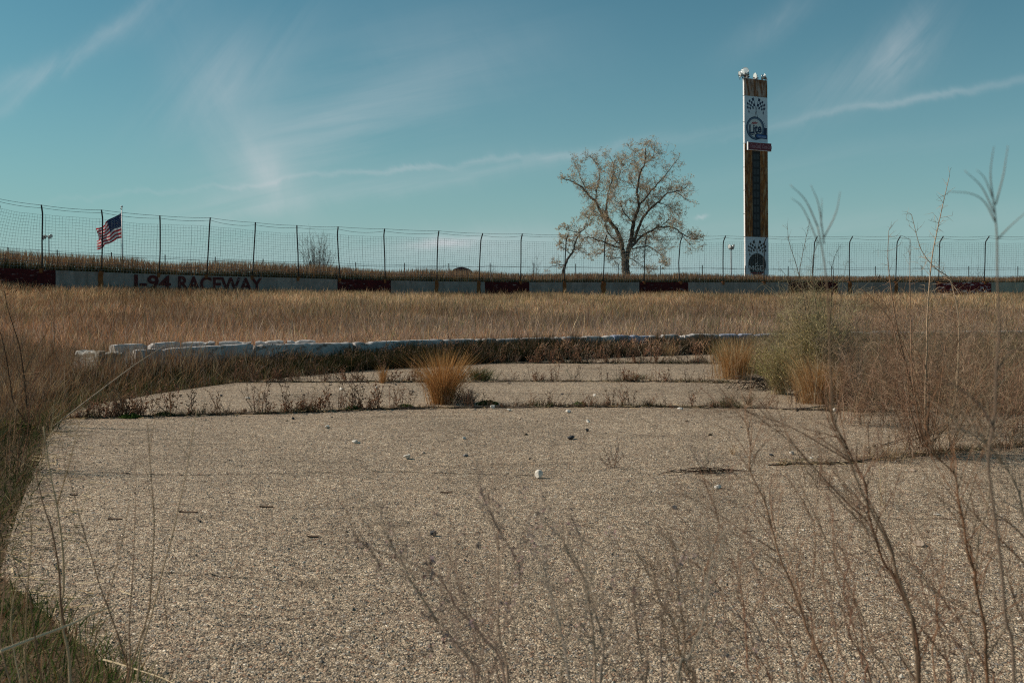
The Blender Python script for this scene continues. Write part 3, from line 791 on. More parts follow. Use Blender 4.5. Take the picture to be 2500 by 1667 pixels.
def guided_tree(name, label, D, org, sc, base, limbs, trunk_r, dens, twigL, leafcols, leafn, basez=0.0, leafsize=.11, depth=5.0):
    """limbs: (points in crop pixels, start radius, depth drift)"""
    e = empty(name, label=label, cat='tree')
    tr = MB(); tw = MB(); tips = []
    conv_ = lambda x, y, dd: P(org[0] + x / sc, org[1] + y / sc, D + dd)
    barkc = (.1, .08, .06)
    for pts, r0, drift in limbs:
        n = len(pts); path = [conv_(x, y, drift[0] + (drift[1] - drift[0]) * (k / max(1, n - 1)) ** 1.2) for k, (x, y) in enumerate(pts)]
        if path[0][2] < basez + 3 and r0 == trunk_r: path = [np.array([path[0][0], path[0][1], basez - .1])] + path
        sp = smooth_path(path, 4); m_ = len(sp)
        for q_ in sp[1:]: q_ += np.array([random.gauss(0, .04), random.gauss(0, .04), random.gauss(0, .04)])
        if r0 == trunk_r: rr = np.concatenate([[r0 * 1.45, r0 * 1.2, r0 * 1.06], np.linspace(r0, r0 * .9, m_ - 3)])
        else: rr = np.linspace(r0, max(.018, r0 * .16), m_) 
        tr.tube(sp, rr, 9 if r0 > .1 else 6)
        if r0 == trunk_r: continue
        rs, L = resample(sp, dens)
        for k in range(len(rs)):
            f = k / len(rs)
            if f < .22 and r0 > .12: continue
            t = rs[min(k + 1, len(rs) - 1)] - rs[max(0, k - 1)]; t /= np.linalg.norm(t) + 1e-9
            l1 = twigL * random.uniform(.6, 1.25) * (1.05 - .45 * f)
            p1, d1 = branch(tw, rs[k], rdir(t, .62, .45), l1, .028 * (1.1 - .5 * f), barkc, 5, .2, .02, 4)
            for a in range(6):
                i = random.randint(1, len(p1) - 1); l2 = l1 * random.uniform(.35, .6)
                p2, d2 = branch(tw, p1[i], rdir(d1, .7, .3), l2, .018, barkc, 4, .25, .0)
                for b_ in range(4):
                    i2 = random.randint(1, len(p2) - 1)
                    p3, d3 = branch(tw, p2[i2], rdir(d2, .7, .25), l2 * random.uniform(.4, .65), .012, barkc, 3, .25, 0)
                    tips.append((p3[-1], d3)); tips.append((p3[-2], d3))
                tips.append((p2[-1], d2))
    tr.build('trunk', M['bark'], e, smooth=True); tw.build('twigs', M['twigbark'], e)
    # young leaves and catkins: many small faces around the twig tips
    tips_ = [tips[i] for i in rng.integers(0, len(tips), leafn)]
    c = np.array([t_[0] for t_ in tips_]) + rng.normal(0, .07, (leafn, 3))
    dens_m = vnoise(c[:, 0], c[:, 2], 1.6, 77) + .25 * vnoise(c[:, 1], c[:, 2], .8, 78)
    keep = rng.random(leafn) < np.clip((dens_m - .25) * 1.9, .40, 1); c = c[keep]; N = len(c)
    a = rng.normal(0, 1, (N, 3)); a /= np.linalg.norm(a, axis=1)[:, None]; b_ = np.cross(a, rng.normal(0, 1, (N, 3))); b_ /= np.linalg.norm(b_, axis=1)[:, None]
    s = leafsize * rng.uniform(.45, 1.2, (N, 1))
    Vv = np.stack([c - a * s, c + b_ * s * .55, c + a * s, c - b_ * s * .55], 1).reshape(-1, 3)
    me = np_mesh('crown', Vv, np.arange(N * 4), np.arange(N) * 4, [M['grass']], None, np.repeat(pick(leafcols, [1] * len(leafcols), N), 4, axis=0))
    link(bpy.data.objects.new('crown', me), e)
    return e
TR = .50
limbs = [([(858, 1440), (856, 1380), (853, 1310), (858, 1240)], TR, (0, 0)),
 ([(845, 1290), (822, 1180), (800, 1080), (755, 985), (690, 905), (625, 850), (582, 765), (545, 705), (485, 650), (425, 572), (330, 520), (235, 482)], .30, (0, 2.5)),
 ([(700, 915), (662, 830), (665, 750), (680, 625), (718, 490), (738, 370), (700, 270)], .13, (1, -2)),
 ([(630, 855), (525, 842), (420, 832)], .07, (1, -2.5)),
 ([(812, 1150), (730, 1085), (672, 1010), (650, 920), (600, 860)], .10, (0, -3)),
 ([(825, 1190), (690, 1140), (605, 1112), (520, 1080), (445, 1075), (400, 1160), (385, 1230)], .12, (0, -4)),
 ([(556, 700), (560, 605), (590, 490), (575, 350), (500, 250)], .09, (2, 4)),
 ([(485, 650), (400, 460), (350, 350)], .06, (2.5, 5)),
 ([(690, 640), (760, 560), (800, 420), (820, 300)], .06, (0, 3)),
 ([(868, 1260), (898, 1150), (920, 1050), (938, 930), (968, 820), (988, 740), (976, 590), (1000, 430), (1048, 330), (1060, 170)], .31, (0, -1)),
 ([(940, 940), (885, 870), (830, 800), (800, 740), (740, 690)], .09, (0, -3.5)),
 ([(990, 760), (1045, 685), (1115, 600), (1200, 510), (1300, 390), (1385, 280)], .13, (0, 2)),
 ([(935, 1120), (1000, 945), (1080, 805), (1170, 722), (1280, 628), (1400, 600), (1485, 550)], .19, (0, 3)),
 ([(905, 1180), (985, 1090), (1085, 1020), (1205, 972), (1330, 970), (1420, 1030), (1505, 1075), (1580, 1095)], .16, (0, -3)),
 ([(1420, 1035), (1475, 1110), (1540, 1180)], .05, (-2.5, -4)),
 ([(1205, 972), (1290, 900), (1400, 880)], .05, (-1, -4)),
 ([(915, 1190), (1045, 1160), (1150, 1195), (1230, 1275), (1272, 1345)], .09, (0, -5)),
 ([(972, 600), (925, 530), (890, 440)], .05, (0, 4)), ([(1082, 805), (1085, 700), (1060, 600)], .06, (1, 4)),
 ([(1350, 610), (1440, 670), (1505, 715)], .045, (3, 5)), ([(1180, 720), (1290, 760), (1350, 800)], .05, (2, -1)),
 ([(840, 1300), (765, 1275), (680, 1320)], .05, (0, -3)), ([(890, 1280), (1000, 1340), (1080, 1400)], .05, (0, 3)), ([(1000, 430), (950, 300), (940, 200)], .05, (0, 3)),
 ([(1050, 330), (1130, 260), (1150, 160)], .04, (0, -2)), ([(800, 1090), (700, 1180), (580, 1230)], .06, (0, 4)), ([(925, 1050), (1050, 1060), (1180, 1080)], .06, (0, 4))]
M['twigdark'] = simple('grey twig bark', (.15, .115, .09), .9, var=.3, scale=3)
M['twigbark'] = simple('pale twig bark', (.44, .34, .25), .9, var=.35, scale=3)
leafc = [(.50, .43, .24), (.54, .37, .25), (.42, .37, .19), (.58, .47, .32), (.44, .29, .22)]
big = guided_tree('cottonwood_tree', 'large spreading budding tree with forked grey trunk behind the bank', 120, (1320, 320), 4.127, None, limbs, TR, .31, 1.95, leafc, 36000, 0, leafsize=.078)
# broken pale limb stub in the fork
mb = MB(); mb.tube([P(1320 + 880 / 4.127, 320 + 1195 / 4.127, 119.5), P(1320 + 930 / 4.127, 320 + 1225 / 4.127, 119.4)], [.07, .03], 6); mb.build('broken_limb', M['bark_pale'], big)
small = guided_tree('leaning_tree', 'small tree leaning right with a sparse crown, left of the large spreading tree', 112, (1320, 320), 4.127, None,
 [([(225, 1440), (245, 1360)], .17, (0, 0)), ([(245, 1360), (275, 1280), (330, 1200), (358, 1100), (400, 1030), (450, 965), (462, 900)], .15, (0, 1)), ([(243, 1350), (165, 1350), (85, 1378)], .05, (0, -1.5)),
  ([(340, 1180), (420, 1180), (480, 1240)], .04, (0, 2)), ([(400, 1030), (300, 1000), (235, 960)], .05, (0, -2)), ([(300, 1240), (220, 1180), (170, 1130)], .04, (0, 1)), ([(350, 1120), (250, 1080), (180, 1090)], .035, (0, 2))],
 .17, .42, 1.15, leafc, 3000, 0, leafsize=.085)
def shrubby(name, label, px, D, topy, nst, spread, r, col, twl=.8, cat='shrub', group=None, basez=None):
    b = P(px, 690, D); b[2] = float(gz(b[0], D)) if basez is None else basez
    H = EYE + (HZ - topy) / F * D - b[2]; mb = MB()
    for k in range(nst):
        a = random.uniform(-1, 1) * spread; d = np.array([a, random.uniform(-1, 1) * spread, 1.0]); L = H * random.uniform(.65, 1.0) * (1 - .25 * abs(a) / max(spread, .01))
        pts, dd = branch(mb, b + [random.gauss(0, .08), random.gauss(0, .08), 0], d, L, r * random.uniform(.6, 1), col, 7, .05, .02, 5)
        for i in range(2, len(pts)):
            for q in range(3):
                p2, d2 = branch(mb, pts[i], rdir(dd, .55, .5), L * random.uniform(.12, .26) * twl, r * .33, col, 4, .12, .02)
                for w in range(2): branch(mb, p2[random.randint(1, 4)], rdir(d2, .55, .4), L * .09 * twl, r * .16, col, 3, .15)
    return mb.build(name, M['twigdark'], None, label=label, cat=cat, group=group)
shrubby('bare_shrub', 'bare fan-shaped shrub behind the bank in the left half', 775, 105, 568, 44, .36, .034, (.1, .08, .06))
for px, ty, nst, lab in ((1035, 636, 3, 'thin bare sapling behind the bank, left of the twisted one'), (1092, 628, 3, 'twisted bare sapling just left of the red-roofed shed'), (1212, 648, 3, 'low sparse sapling right of the red-roofed shed'),
                     (1306, 632, 5, 'forked bare sapling left of the leaning tree'), (2390, 640, 4, 'faint bare sapling behind the bank at the far right'), (1600, 655, 3, 'tiny bare sapling just right of the large spreading tree')):
    shrubby('bare_sapling', lab, px, 100, ty, nst, .28, .028, (.1, .08, .06), 1.2, 'sapling')

# ---------------------------------------------------------------- white concrete barriers
def block(p0, p1, h, mat, label, group, rough=.012, wb=.23, wt=.085, chips=2, tilt=0.0, zb=None):
    p0 = np.array(p0, float); p1 = np.array(p1, float); d = p1 - p0; L = np.linalg.norm(d); d /= L; nrm = np.array([d[1], -d[0]])
    zbase = zb if zb is not None else float(gz(*(p0 + p1) / 2)) - .06
    n = max(6, int(L / .07)); mb = MB(); V = []; tp = np.zeros(n + 1)
    for _ in range(chips):
        c = random.uniform(0, n); w = random.uniform(.4, .9); tp -= np.where(np.abs(np.arange(n + 1) - c) < w, random.uniform(.015, .035), 0)
    tp += rng.normal(0, rough, n + 1) * .10; tp[0] -= .01; tp[-1] -= .01
    for i in range(n + 1):
        f = i / n; c = p0 + d * L * f; ht = h + tp[i] + tilt * (f - .5)
        prof = [(wb, zbase), (wb, zbase + .10), (wb * .58, zbase + .22), (wt, ht - .02), (wt - .02, ht), (-wt + .02, ht), (-wt, ht - .02), (-wb * .58, zbase + .22), (-wb, zbase + .10), (-wb, zbase)]
        for o_, z in prof: V.append((c[0] + nrm[0] * o_, c[1] + nrm[1] * o_, z + random.gauss(0, .002)))
    k = 10; fs = []
    for i in range(n):
        for j in range(k - 1): fs.append((i * k + j, (i + 1) * k + j, (i + 1) * k + j + 1, i * k + j + 1)[::-1])
    fs += [tuple(range(k)), tuple(range(n * k, n * k + k))[::-1]]
    mb.add(V, fs); c = (p0 + p1) / 2
    return mb.build('concrete_barrier', mat, None, loc=(c[0], c[1], 0), label=label, cat='barrier', group=group)
BR = [(270, 15.3), (463, 16.3), (625, 16.9), (786, 17.4), (900, 18.0), (1157, 19.3), (1389, 20.2), (1614, 21.3), (1885, 22.0), (2061, 22.6), (2348, 23.4), (2560, 23.9), (2800, 24.4)]
BX = np.array([(p - 1250) / F * d for p, d in BR]); BYv = np.array([d for _, d in BR])
def by(x): return np.interp(x, BX, BYv)
def bh(x): return np.interp(x, [-6, -2.5, 3, 12], [.455, .44, .385, .37])
def bpt(x, off=0.0): return (x, float(by(x)) + off)
g1 = 'white concrete barriers in the near row'
block((-6.75, 15.55), (-6.28, 15.3), .45, M['barrier_dirty'], 'dirty white barrier end piece at the far left of the near row', g1, .01)
block((-6.22, 15.28), (-5.98, 15.30), .44, M['barrier_dirty'], 'short dirty white block beside the left end of the near row', g1, .01, chips=1)
x = -5.92; k = 0; nlab = ['first long white barrier at the left end of the near row', 'second long white barrier in the near row, left half', 'third long white barrier in the near row, left half', 'chipped white barrier where the two rows meet', 'chipped white barrier behind the orange grass clump',
     'white barrier just right of the orange grass clump', 'pale blue and white barrier at the middle of the row', 'weathered white barrier behind the middle weeds', 'white barrier half hidden by mauve weeds', 'blue-tinted barrier left of the tawny grass clump', 'white barrier behind the tawny grass clump',
     'white barrier left of the green shrub', 'white barrier hidden behind the green shrub', 'white barrier right of the green shrub', 'weed-covered barrier behind the reddish thicket', 'low white barrier behind the right-hand saplings', 'low white barrier second from the right edge', 'low white barrier at the right edge', 'low white barrier beyond the right edge', 'x']
while x < 12.6 and k < 19:
    L = random.choice([1.0, 1.15, .8, 1.3]) if k > 2 else 1.55
    if k >= 5: L = random.choice([.9, 1.0, 1.1, .8])
    if k > 11: L *= 1.35
    x1 = x + L * .97; off = random.uniform(-.02, .02) if k > 2 else 0
    mt = M['barrier_blue'] if k in (6, 9) else M['barrier']
    block(bpt(x, off), bpt(x1, off + random.uniform(-.04, .04)), float(bh((x + x1) / 2)) + random.uniform(-.012, .012), mt, nlab[k], g1, .012, chips=3 if k > 2 else 1, tilt=random.uniform(-.02, .02))
    x = x1 + random.uniform(.01, .045); k += 1
g2 = 'white concrete barriers in the back row'
far = [(252, 844.6), (345, 840), (427, 836.5), (520, 835.5), (611, 834.2), (690, 833), (770, 832)]
fp = [((p - 1250) / F * (1.02 * F / (y - HZ)), 1.02 * F / (y - HZ) + .35) for p, y in far]
fl_ = ['leftmost block of the back barrier row', 'second block from the left in the back barrier row', 'third block from the left in the back barrier row', 'fourth block from the left in the back barrier row', 'fifth block from the left in the back barrier row', 'rightmost visible block of the back barrier row']
for i in range(len(fp) - 1):
    a, b_ = np.array(fp[i]), np.array(fp[i + 1]); b2 = a + (b_ - a) * .88
    block(a, b2, .475, M['barrier'], fl_[i], g2, .008, chips=1, tilt=random.uniform(-.02, .02))

# ---------------------------------------------------------------- grass
STR = [(.44, .33, .19), (.37, .26, .14), (.50, .39, .24), (.30, .21, .11)]
RED = [(.29, .15, .075), (.24, .115, .055), (.35, .20, .10), (.19, .10, .055)]
MAU = [(.27, .20, .155), (.22, .16, .12), (.32, .25, .19), (.17, .12, .09)]
GRN = [(.085, .11, .035), (.12, .14, .05), (.06, .085, .03), (.19, .18, .075)]
DRK = [(.06, .055, .025), (.08, .06, .035), (.045, .05, .02)]
def region(n, x0f, x1f, y0, y1, ok, ypow=1.0):
    """rejection samples within an x-range that widens with depth"""
    out = []
    tot = 0
    while tot < n:
        m_ = n * 2
        y = y0 + (y1 - y0) * rng.random(m_) ** ypow; xa = x0f(y); xb = x1f(y); wmax = np.max(xb - xa)
        keep = rng.random(m_) < (xb - xa) / wmax if ypow == 1.0 else np.ones(m_, bool)
        x = xa + (xb - xa) * rng.random(m_); keep &= ok(x, y)
        out.append(np.stack([x, y], 1)[keep]); tot += keep.sum()
    return np.concatenate(out)[:n]
hw = lambda y: .53 * y + 1.5
def onpave(x, y): return (x > ledge(y)) & (x < redge(y)) & (y < np.where((x > BX[0]), by(x) + .1, 15)) & (y < 23)
def fieldok(x, y):
    return (y > np.where(x > BX[0] - .3, by(x) + .18, 14.5 + 0 * x)) & (y < yw(x) - .02)
NF = 310000
xy = region(NF, lambda y: -hw(y), lambda y: hw(y), 15.0, 68, fieldok, 1.25)
N = len(xy); x_, y_ = xy[:, 0], xy[:, 1]; t_ = np.clip((y_ - 18) / (yw(x_) - 18), 0, 1)
n1 = vnoise(x_, y_, 5, 1); n2 = vnoise(x_, y_, 1.6, 2); n3 = vnoise(x_, y_, 9, 3)
cs, cr, cm, cg = pick(STR, [3, 3, 2, 2], N), pick(RED, [2, 2, 2, 1], N), pick(MAU, [2, 2, 2, 1], N), pick(GRN, [1, 1, 1, 1], N)
ps = np.clip(.20 + 1.0 * np.clip((t_ - .38) * 2.2, 0, 1) * (n1 * .9 + .3), .05, 1.2) * (.7 + .8 * n2)
pr = np.clip(.20 + .8 * np.clip((-x_ / y_ - .12) * 3.5, 0, 1) + .35 * (n3 - .5) + .35 * np.clip((t_ - .93) * 10, 0, 1), .05, 1.6)
pm = np.clip(.85 * (1 - t_ * 1.1) + .1, .05, 1)
pg = np.clip(.05 + 1.2 * np.clip(n2 * n1 - .27, 0, 1) * np.clip(t_ * 2, 0, 1), 0, 1)
Wt = np.stack([ps, pr, pm, pg], 1); Wt /= Wt.sum(1)[:, None]; r_ = rng.random(N)[:, None]; ch = (np.cumsum(Wt, 1) < r_).sum(1)
cols = np.choose(ch[:, None], [cs, cr, cm, cg]) * rng.uniform(.62, 1.38, (N, 1)); cols *= ((.55 + .9 * vnoise(x_, y_, 3.2, 8)) * (.72 + .56 * vnoise(x_, y_, .9, 58)))[:, None] * np.array([1.50, 1.39, 1.36])
H = rng.uniform(.26, .52, N) * (.75 + .5 * n2) * np.clip(.75 + t_ * .3 + (x_ < -3) * .2, .6, 1.25); H = np.minimum(H * (.40 + 1.25 * vnoise(x_, y_, 2.0, 55)), np.where(t_ > .85, .56, .80))
nearb = (x_ > BX[0] - 1) & (y_ < by(x_) + 1.3); H = np.where(nearb, H * .8, H)
tallk = (rng.random(N) < .05) & ~nearb; H = np.where(tallk, rng.uniform(.55, .85, N), H)
W = (.0045 + .00021 * y_) * rng.uniform(.6, 1.4, N)
lean = rng.normal(0, .19, (N, 2)) + [.01, 0]
base = np.stack([x_, y_, gz(x_, y_) - .04], 1)
grass_obj('field_grass', base, H, W, lean, cols, stalk=(rng.random(N) < .55).astype(float), kind='stuff', label='dry brown and straw coloured grass filling the overgrown racetrack', cat='grass')
# bank grass behind the wall
NB = 74000
xb_ = rng.uniform(-40, 42, NB); yy_ = yw(xb_) + .34 + 5.5 * rng.random(NB) ** 1.5
front = rng.random(NB) < .42; yy_ = np.where(front, yw(xb_) + .34 + .5 * rng.random(NB), yy_)
hs = np.interp(xb_, [-24, -10, 0, 8, 30], [.88, .86, .76, .56, .50]) * (.8 + .45 * vnoise(xb_, yy_, 2.2, 14)) + .13 * np.exp(-((xb_ - 11) / 3.5) ** 2)
H = np.where(front, hs * rng.uniform(.30, .62, NB), hs * rng.uniform(.75, 1.15, NB))
cols = np.where(front[:, None], pick(GRN + DRK, [1, .6, 1, .3, 1.8, 1.3, 1.8], NB) * .75, pick(RED + STR + MAU, [3, 2, 3, 1, 1.5, 1.5, .5, 1, 1, 1, 1, 1], NB))  # front blades are green, their colour lowered further for shade at the base
base = np.stack([xb_, yy_, gz(xb_, yy_) - .03], 1)
grass_obj('bank_grass', base, H, .024 * rng.uniform(.6, 1.5, NB), rng.normal(0, .10, (NB, 2)) + [.03, 0], cols, stalk=(~front).astype(float), kind='stuff', label='tall reddish grass with green roots darkened as if shaded on the bank above the wall', cat='grass')
# beyond the bank, rough grass down the outer slope and on the plain
NO = 14000
xo = rng.uniform(-60, 60, NO); yo = yw(xo) + 6 + 30 * rng.random(NO)
grass_obj('outer_grass', np.stack([xo, yo, gz(xo, yo) - .03], 1), rng.uniform(.3, .6, NO), np.full(NO, .05), rng.normal(0, .1, (NO, 2)), pick(STR + MAU, [1] * 8, NO), kind='stuff', label='rough dry grass on the slope behind the bank', cat='grass')

# left verge
NL = 42000
xy = region(NL, lambda y: -hw(y) - .4, lambda y: ledge(y) + .06, 4.5, 17.5, lambda x, y: (x < ledge(y) + .10 * vnoise(x, y, .4, 33)) & ~((x > BX[0] - .25) & (y > by(x) - .25)))
x_, y_ = xy[:, 0], xy[:, 1]; N = NL; e_ = ledge(y_) - x_; n2 = vnoise(x_, y_, .7, 12)
short = rng.random(N) < np.clip(.62 - .22 * e_, .2, .9)
H = np.where(short, rng.uniform(.08, .30, N), rng.uniform(.30, .70, N) * np.clip(.35 + .45 * e_, .35, 1.0)) * (.7 + .6 * n2)
H = np.where(y_ < 9.5, np.minimum(H, .34), H); gfrac = np.clip(.75 - .2 * e_ , .15, .9) * (.5 + n2)
gfrac = np.where(y_ < 9.8, .85, gfrac); short = short | ((y_ < 9.8) & (rng.random(N) < .8)); H = np.where(short, np.minimum(H, .24), H); H = np.where((y_ < 10) & (e_ < .35), H * .55, H); isg = (rng.random(N) < gfrac) & short
cols = np.where(isg[:, None], pick(GRN + DRK, [2, 1, 2, 1, 1, 1, 1], N), pick(RED + MAU + STR, [2, 2, 2, 2, 1, 1, 1, 1, 1, 1, .5, 1], N))
leanv = rng.normal(0, .09, (N, 2)) * (1 + H[:, None]); leanv += [.04, -.02]
grass_obj('verge_grass', np.stack([x_, y_, gz(x_, y_) - .03], 1), H, rng.uniform(.0035, .0085, N), leanv, cols * np.where(y_ < 10, .75, 1)[:, None], stalk=(rng.random(N) < .5).astype(float) * (~short), kind='stuff', label='tangled brown and green verge grass along the left pavement edge', cat='grass')  # nearer blades coloured darker to stand in for shadow in the verge
# bottom-left green grass
NG = 3600
xy = region(NG, lambda y: -.56 * y - .3, lambda y: ledge(y) + .10, 2.2, 4.7, lambda x, y: x < ledge(y) + .12 * vnoise(x, y, .3, 35))
N = NG; x_, y_ = xy[:, 0], xy[:, 1]
isg = rng.random(N) < .58
cols = np.where(isg[:, None], pick([(.08, .125, .03), (.11, .15, .04), (.055, .085, .024)], [1, 1, 1], N), pick(STR + RED, [1] * 8, N) * .8)
grass_obj('corner_grass', np.stack([x_, y_, np.full(N, -.03)], 1), rng.uniform(.05, .20, N), rng.uniform(.0035, .007, N), rng.normal(0, .07, (N, 2)) + [.03, 0], cols, kind='stuff', label='green grass blades in the bottom left corner', cat='grass')
# right verge
NR = 80000
def rok(x, y): return (x > redge(y) - .12 * vnoise(x, y, .5, 44)) & (y < by(x) - .3) & (x > 3.4)
xy = region(NR, lambda y: np.full_like(y, 3.4), lambda y: hw(y) - .8, 9.0, 23.5, rok)
N = NR; x_, y_ = xy[:, 0], xy[:, 1]; n2 = vnoise(x_, y_, .8, 17); n3 = vnoise(x_, y_, 2.5, 18)
fr_ = np.clip(1.3 - np.minimum(x_ - 3.6, y_ - np.interp(x_, [3.6, 4.3, 4.8, 8], [12, 9.9, 9.3, 9.6])) * .8, 0, 1)
short = rng.random(N) < .35 + .42 * fr_
H = np.where(short, rng.uniform(.10, .28, N) * (1 + .5 * fr_), rng.uniform(.28, .58, N)) * (.7 + .6 * n2) * (1 - .15 * fr_)
isg = rng.random(N) < np.where(short, .6 + .4 * fr_, .14 + .2 * fr_) * (.4 + 1.2 * n3)
cols = np.where(isg[:, None], pick(GRN, [2, 2, 1, 2], N) * 1.15, pick(RED + MAU + STR, [.7, .5, .8, .5, 2.2, 2, 2.4, 1, 1, 1, .7, 1], N) * np.array([1.12, 1.08, 1.05]))
grass_obj('verge_grass', np.stack([x_, y_, gz(x_, y_) - .03], 1), H, rng.uniform(.003, .0065, N), rng.normal(0, .13, (N, 2)) + [.03, 0], cols, stalk=(rng.random(N) < .6).astype(float) * (~short), kind='stuff', label='mauve and brown verge grass with green roots filling the right side', cat='grass')
# dark strip in front of the barriers
NS = 84000
xs_ = rng.uniform(-6.3, 8.5, NS); dep = rng.random(NS)
wd = np.interp(xs_, [-6.3, -5, -4.3, -3, -2, -1, 1, 3.5, 8.5], [3.0, 2.5, 1.55, .95, .9, .9, .6, .55, .5])
ys_ = by(xs_) - .17 - wd * dep ** 1.3; N = NS
dens_k = rng.random(N) < np.interp(xs_, [-2, -.5, 3, 4.5], [1, .9, .8, .9]); xs_, ys_, dep = xs_[dens_k], ys_[dens_k], dep[dens_k]; N = len(xs_); n2 = vnoise(xs_, ys_, .35, 21)
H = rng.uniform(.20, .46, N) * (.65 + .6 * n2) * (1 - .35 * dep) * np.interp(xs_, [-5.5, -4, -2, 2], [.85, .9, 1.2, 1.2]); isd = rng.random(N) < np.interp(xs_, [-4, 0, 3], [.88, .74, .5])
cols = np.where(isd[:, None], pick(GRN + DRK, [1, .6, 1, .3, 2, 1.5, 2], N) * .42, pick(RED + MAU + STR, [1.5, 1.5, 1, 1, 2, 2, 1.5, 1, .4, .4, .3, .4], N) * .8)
grass_obj('barrier_grass', np.stack([xs_, ys_, np.full(N, -.02)], 1), H, rng.uniform(.004, .010, N), rng.normal(0, .13, (N, 2)), cols, stalk=(rng.random(N) < .35).astype(float), kind='stuff', label='dark matted grass growing along the foot of the white barriers', cat='grass')
# low growth and litter in the joints
def joint_growth(J, x0, x1, n, hmax, seed):
    x = rng.uniform(x0, x1, n * 2); q = vnoise(x, 0, .45, seed) * .7 + .3 * vnoise(x, 3, .12, seed); keep = rng.random(n * 2) < np.clip((q - .30) * 2.4, .04, 1); x = x[keep][:n]; m_ = len(x); q = q[keep][:n]
    y = jyv(J, x) + rng.normal(0.02, .028, m_)
    H = rng.uniform(.012, hmax, m_) * (.3 + q) ; c = np.where((rng.random(m_) < .45 * (vnoise(x, 9, .6, seed + 1) > .42))[:, None], pick(GRN + DRK, [1, 1, 1, 1, 1, 1, 1], m_), pick(MAU + RED + DRK, [1] * 11, m_))
    return np.stack([x, y, np.zeros(m_)], 1), H, rng.normal(0, .035, (m_, 2)), c
for J, x0, x1, n, hm, sd, lab in ((J1, -4.9, 5.0, 5200, .10, 61, 'near'), (J2, -4.9, 4.0, 4600, .09, 62, 'middle'), (J3, -2.2, 3.9, 3800, .11, 63, 'far'), (J0, 2.2, 7.6, 2600, .09, 64, 'front right'), (J0, 3.3, 7.6, 2000, .16, 65, 'rear')):
    if lab == 'rear': continue
    b_, h_, l_, c_ = joint_growth(J, x0, x1, n, hm, sd)
    grass_obj('joint_grass', b_, h_, rng.uniform(.003, .007, len(h_)), l_, c_, kind='stuff', label='low grass and litter growing in the %s pavement joint' % lab, cat='grass')
SUN_AZ = -80.0; SUN_EL = 38.0; SUN_E = 5.0
SKY_TINT = (.35, .88, .85); CLOUD_COL = (8.0, 8.5, 8.8); HZ_COL = (4.9, 6.8, 7.2); SKY_STR = .072; EXPO = 0.0

# ---------------------------------------------------------------- individual weeds in the joints
def weed_mesh(name, seed, nst, H, spread, r, colr, twigs=3, sides=3, heads=False):
    random.seed(seed); mb = MB()
    for k in range(nst):
        d = np.array([random.gauss(0, spread), random.gauss(0, spread), 1.0]); L = H * random.uniform(.45, 1.0); cc = jit(colr, .3)
        pts, dd = branch(mb, np.array([random.gauss(0, .012), random.gauss(0, .012), -.01]), d, L, r * .62 * random.uniform(.7, 1.1), cc, 6, .13, .03, sides + 1)
        for i in range(2, 7):
            for q in range(twigs):
                if random.random() < .75:
                    p2, d2 = branch(mb, pts[i], rdir(dd, .55, .4), L * random.uniform(.10, .30), r * .5, cc, 3, .2, .05, sides)
                    if heads:
                        for w in range(2): 
                            s = random.uniform(.003, .006); c0 = p2[-1 - w]
                            mb.add([c0 + [0, 0, s], c0 + [s, 0, 0], c0 + [0, s, 0], c0 - [s, 0, 0], c0 - [0, s, 0], c0 - [0, 0, s]], [(0, 1, 2), (0, 2, 3), (0, 3, 4), (0, 4, 1), (5, 2, 1), (5, 3, 2), (5, 4, 3), (5, 1, 4)], col=jit(colr, .3))
    return np_mesh(name, np.concatenate(mb.v), mb.l, mb.st, [M['stem']], mb.mi, np.concatenate(mb.c))
DBR = (.13, .085, .058); RBR = (.24, .13, .08); TAN = (.42, .32, .21); GRY = (.28, .22, .17)
wm = [weed_mesh('dry_weed', 100 + i, n, h, s, r, c, tw, heads=hd) for i, (n, h, s, r, c, tw, hd) in enumerate([
    (3, .26, .16, .0032, DBR, 2, False), (5, .20, .30, .0028, RBR, 2, True), (2, .32, .10, .0035, DBR, 3, True), (6, .15, .40, .0025, GRY, 2, False),
    (1, .24, .12, .004, DBR, 2, False), (4, .24, .25, .0028, RBR, 3, False), (3, .16, .3, .003, TAN, 1, False), (7, .12, .5, .0025, RBR, 2, True), (2, .18, .35, .003, DBR, 4, True)])]
random.seed(5)
def put_weeds(J, x0, x1, n, s0, s1, label, group, dens=None, off=0.0):
    k = 0
    while k < n:
        x = random.uniform(x0, x1)
        if random.random() > .25 + .75 * float(vnoise(x, 1, .7, len(label))): continue
        o = bpy.data.objects.new('dry_weed', random.choice(wm)); y = jy(J, x) if J is not None else float(by(x)) - .25 - random.random() * .55
        o.location = (x, y + random.gauss(.02 + off, .025), 0); s = random.uniform(s0, s1); o.scale = (s, s, s * random.uniform(.8, 1.2)); o.rotation_euler = (random.gauss(0, .08), random.gauss(.05, .1), random.uniform(0, 6.28))
        link(o); tagit(o, label, 'weed', group); k += 1
_W = {id(m): (np.array([v.co[:] for v in m.vertices]), np.array([l.vertex_index for l in m.loops]), np.array([p.loop_start for p in m.polygons]), np.array([c.color[:3] for c in m.color_attributes['Col'].data])) for m in wm}
cover = [[], [], [], [], 0, 0]
